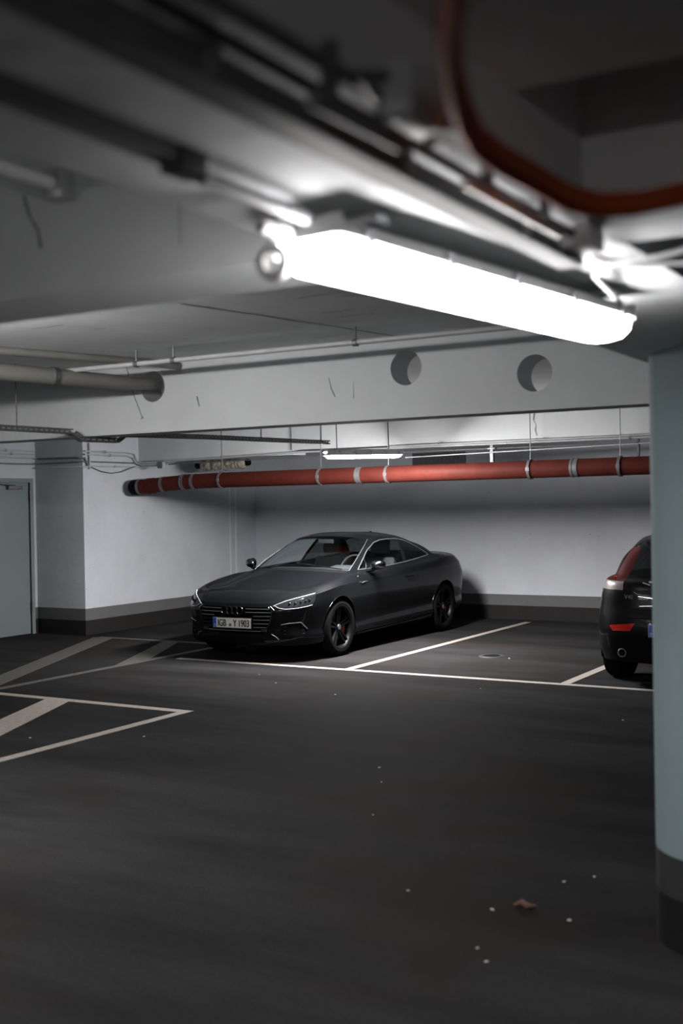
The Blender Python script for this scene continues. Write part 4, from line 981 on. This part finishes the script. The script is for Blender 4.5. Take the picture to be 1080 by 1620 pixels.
def seat(x, y, parent, wd=.25, head=True, back=.62):
    s_ = MB().box((x-wd, y-.02, .36), (x+wd, y+.50, .50)).build('seat', M['seat'], parent, bevel=.05, seg=3)
    MB().prism([(y+.42, .42), (y+.58, .40), (y+.76, .42+back*.93), (y+.68, .44+back)], 'x', x-wd*.95, x+wd*.95).build('backrest', M['seat'], s_, bevel=.045, seg=3)
    if head: MB().box((x-.13, y+.69, .47+back), (x+.13, y+.78, .66+back)).build('headrest', M['seat'], s_, bevel=.035, seg=3)
seat(-.37, 2.10, coupe); seat(.37, 2.10, coupe)
seat(-.32, 2.95, coupe, .27, True, .42); seat(.32, 2.95, coupe, .27, True, .42)
MB().box((-.11, 2.05, 1.255), (.11, 2.08, 1.31)).build('rear_view_mirror', M['dark'], coupe, bevel=.012)
# wipers, fin aerial
for x0, x1 in ((.05, .62), (-.60, -.04)):
    p0, p1 = hit_top(x0, 1.36), hit_top(x1, 1.40)
    MB().tube([p0+Vector((0, 0, .012)), (p0+p1)/2+Vector((0, 0, .016)), p1+Vector((0, 0, .012))], .006, 6).build('wiper', M['black'], coupe)
p = hit_top(0, 3.22)
MB().prism([(p.y-.10, p.z-.004), (p.y+.03, p.z-.008), (p.y+.035, p.z+.05), (p.y+.01, p.z+.052)], 'x', -.014, .014).build('roof_aerial', M['gloss'], coupe, bevel=.006)

# ============================================================ black hatchback beside the column (rear towards us)
hatch = empty('car', (-2.735, 10.55, 0), 'black hatchback seen from behind, half hidden by the round column', 'car')
PS = arr([0, .01, .04, .10, .20, .36, .47, .82, 1.17, 1.6, 2.2, 2.9, 3.12, 3.47, 3.82, 4.10, 4.27, 4.36, 4.38])
PY = arr([0, .30, .53, .68, .78, .85, .875, .895, .885, .88, .885, .885, .885, .895, .885, .83, .70, .42, 0])
Lh = [
 [(y*0.0, s, .22) for y, s, z in plan(.12, .12, [(0, .2), (18, .2)])],
 plan(.12, .14, [(0, .25), (6, .22), (12, .20), (18, .22)]),
 plan(.05, .08, [(0, .27), (6, .24), (12, .22), (18, .24)]),
 plan(.015, .03, [(0, .38), (5, .36), (8, .32), (12, .32), (18, .38)]),
 plan(.0, .0, [(0, .52), (5, .50), (8, .48), (12, .48), (18, .50)]),
 plan(.005, .02, [(0, .64), (5, .63), (8, .62), (12, .62), (18, .62)]),
 plan(.02, .06, [(0, .76), (5, .76), (8, .76), (12, .74), (18, .70)], .06),
 plan(.045, .09, [(0, .90), (5, .91), (8, .90), (12, .86), (15, .80), (18, .76)], .14),
 plan(.075, .12, [(0, .98), (5, .99), (8, .96), (12, .91), (15, .87), (18, .84)], .3),
 pts([.17, .18, .20, .25, .33, .46, .60, .92, 1.2, 1.6, 2.2, 2.8, 3.0, 3.2, 3.35, 3.5, 3.62, 3.7, 3.72],
     [0, .28, .48, .62, .70, .755, .78, .80, .81, .815, .82, .815, .81, .79, .76, .70, .56, .3, 0],
     [1.02, 1.02, 1.02, 1.02, 1.02, 1.02, 1.01, .995, .985, .98, .965, .95, .94, .935, .935, .935, .935, .935, .935]),
 pts([.20, .205, .225, .27, .36, .50, .66, .96, 1.22, 1.6, 2.2, 2.75, 2.9, 3.0, 3.06, 3.12, 3.17, 3.20, 3.21],
     [0, .28, .47, .595, .665, .715, .74, .76, .77, .78, .785, .78, .77, .75, .72, .64, .50, .26, 0],
     [1.05, 1.05, 1.05, 1.05, 1.045, 1.04, 1.035, 1.015, 1.0, .99, .975, .965, .96, .955, .955, .96, .965, .97, .97]),
 pts([.36, .365, .38, .42, .48, .58, .74, 1.02, 1.26, 1.62, 2.2, 2.55, 2.62, 2.68, 2.72, 2.76, 2.80, 2.82, 2.83],
     [0, .26, .42, .53, .60, .65, .675, .69, .70, .705, .71, .70, .69, .67, .64, .57, .44, .22, 0],
     [1.235, 1.235, 1.233, 1.23, 1.22, 1.21, 1.205, 1.20, 1.195, 1.19, 1.185, 1.18, 1.178, 1.178, 1.178, 1.18, 1.183, 1.187, 1.19]),
 pts([.42, .425, .44, .48, .55, .66, .80, 1.04, 1.28, 1.62, 2.1, 2.25, 2.28, 2.30, 2.31, 2.30, 2.29, 2.28, 2.28],
     [0, .24, .35, .43, .485, .52, .55, .575, .59, .60, .60, .58, .565, .545, .52, .46, .35, .18, 0],
     [1.370, 1.369, 1.362, 1.348, 1.338, 1.34, 1.36, 1.375, 1.385, 1.39, 1.375, 1.362, 1.358, 1.356, 1.356, 1.365, 1.375, 1.382, 1.384]),
 pts([.62, .63, .64, .68, .74, .82, .92, 1.1, 1.3, 1.6, 2.0, 2.1, 2.12, 2.13, 2.13, 2.12, 2.11, 2.1, 2.1],
     [0, .16, .25, .31, .35, .38, .40, .41, .41, .41, .41, .39, .38, .36, .34, .30, .22, .11, 0],
     [1.41, 1.41, 1.408, 1.405, 1.402, 1.402, 1.408, 1.42, 1.43, 1.435, 1.425, 1.415, 1.41, 1.41, 1.41, 1.412, 1.415, 1.418, 1.42]),
 pts([.9, .91, .92, .95, 1.0, 1.06, 1.12, 1.2, 1.35, 1.6, 1.8, 1.85, 1.86, 1.87, 1.88, 1.88, 1.89, 1.9, 1.9], [0]*19, [1.432]*6+[1.436, 1.44, 1.444, 1.447, 1.445]+[1.44]*8),
]
G, us, vs, ku = shell(Lh, creases=(1, 2, 6, 10), knot=5)
def tf(st, v):
    if 10 <= v < 12-1e-6 and st < 4: return 3
    if 10 <= v < 12-1e-6 and st >= 14: return 1
    return 0
bm = shell_bm(G, us, vs, ku, tf); bm.normal_update(); bvh = BVHTree.FromBMesh(bm); tg = bm.faces.layers.int['part']
for cy in (.82, 3.47):
    circ = [(cy+.352*math.cos(2*PI*k/40), .325+.352*math.sin(2*PI*k/40)) for k in range(40)]
    cut(bm, circ, (0, 1), lambda c, cy=cy: abs(c.x) > .5 and abs(c.y-cy) < .5 and c.z < .78, 99)
cut(bm, [(.95, 1.06), (1.3, 1.03), (2.2, 1.0), (2.78, .98), (2.6, 1.10), (2.36, 1.25), (2.1, 1.33), (1.6, 1.35), (1.2, 1.33), (1.0, 1.2)], (0, 1), lambda c: abs(c.x) > .5 and c.z > .95, 2)
TLAMP = [(.78, .905), (.78, 1.0), (.86, 1.06), (1.02, 1.10), (1.20, 1.00), (1.16, .905)]
for sx in (1, -1):
    cut(bm, [(.53, .915), (.53, 1.00), (.50, 1.06), (.44, 1.30), (.56, 1.30), (.66, 1.05), (.82, 1.0), (.82, .915)], (sx, 0), lambda c, sx=sx: c.x*sx > .4 and c.y < .62 and c.z > .86, 11)
    cut(bm, [(.44, .545), (.62, .535), (.66, .585), (.40, .615)], (sx, 0), lambda c, sx=sx: c.x*sx > .3 and c.y < .4, 12)
for f in bm.faces:
    c = f.calc_center_median()
    if f[tg] == 11 and .885 < c.z < .995 : f[tg] = 13
for q in stripe([(-.50, .91), (-.53, .80), (-.46, .66), (.46, .66), (.53, .80), (.50, .91)], .009): cut(bm, q, (1, 0), lambda c: c.y < .4 and .6 < c.z < 1.0, 7)
cut(bm, [(-.72, .10), (.72, .10), (.66, .41), (-.66, .41)], (1, 0), lambda c: c.y < .5 and abs(c.x) < .74, 14)
bm.verts.index_update()
extract(bm, {0: 0, 7: 1, 14: 1}, 'body', [M['paint'], M['black']], hatch)
for sx in (1, -1):
    nm = lambda c, sx=sx: c.x*sx > 0
    extract(bm, {2: 0}, 'side_window', [M['dglass']], hatch, nm)
    tl = extract(bm, {11: 0}, 'tail_light', [M['dred']], hatch, nm)
    extract(bm, {13: 0}, 'reversing_lens', [M['amber']], tl, nm)
    p = hit_front(sx*.64, 1.025); MB().ico(p+Vector((0, .004, 0)), .022, 2, (1.3, .4, .8)).build('lit_reflector', M['red'], tl)
    extract(bm, {12: 0}, 'rear_reflector', [M['red']], hatch, nm)
    p = hit_front(sx*.53, .335)
    MB().lathe([(.06, .030), (-.02, .031), (-.024, .034), (-.024, .038), (-.02, .041), (.06, .041)], (p.x, p.y, p.z), (0, 1, 0), 28).build('exhaust_tip', M['satin'], hatch)
    for cy in (.82, 3.47): well(hatch, .86, cy, .325, sx, .364, .34)
    make_wheel(hatch, sx*.77, .82, .325, sx, .325, .225, .215, False); make_wheel(hatch, sx*.77, 3.47, .325, sx, .325, .225, .215, False)
    L_ = []
    for k in range(29):
        an = -.2+(PI+.4)*k/28; p = hit_side(.82+.356*math.cos(an), max(.325+.356*math.sin(an), .22), sx); L_.append(Vector((p.x, .82+.356*math.cos(an), .325+.356*math.sin(an))))
    MB().tube(L_, .012, 8).build('wheel_arch_lip', M['paint'], hatch)
extract(bm, {3: 0}, 'rear_window', [M['dglass']], hatch); extract(bm, {1: 0}, 'windscreen', [M['glass']], hatch)
bm.free()
MB().prism([(.36, 1.352), (.50, 1.392), (.75, 1.405), (.75, 1.385), (.42, 1.335)], 'x', -.38, .38).build('roof_spoiler', M['gloss'], hatch, bevel=.008)
b = MB(); b.box((-.66, .9, .25), (.66, 3.0, .33)); b.build('cabin_tub', M['seat'], hatch)
for x in (-.35, .35): seat(x, 1.7, hatch); 
seat(-.32, .95, hatch, .28, True, .5); seat(.32, .95, hatch, .28, True, .5)
number_plate(hatch, (0, hit_front(0, .56).y-.022, .558), -1, 'G', '', (.2, (.3,), ()))
def along_front(pp, r, m, nm, par=hatch): MB().tube([hit_front(x, z)+Vector((0, -.003, 0)) for x, z in pp], r, 8).build(nm, M[m], par)
along_front([(-.42, .900), (-.39, .882), (-.33, .872), (-.27, .868)], .0035, 'satin', 'chrome_strip')
along_front([(-.37, .838), (-.28, .838)], .0065, 'drl', 'chrome_strip')
along_front([(-.34, .985), (-.27, .965)], .006, 'drl', 'chrome_strip')
along_front([(-.285, .992), (-.255, .990)], .010, 'drl', 'chrome_strip')
me = text_mesh('V40', .055, .0015); o = bpy.data.objects.new('badge_lettering', me); me.materials.append(M['satin']); COL.objects.link(o); o.parent = hatch
p = hit_front(-.46, .86); q = hit_front(-.50, .86); o.location = (-.51, q.y-.004, .835); o.rotation_euler = (PI/2, 0, -.20)
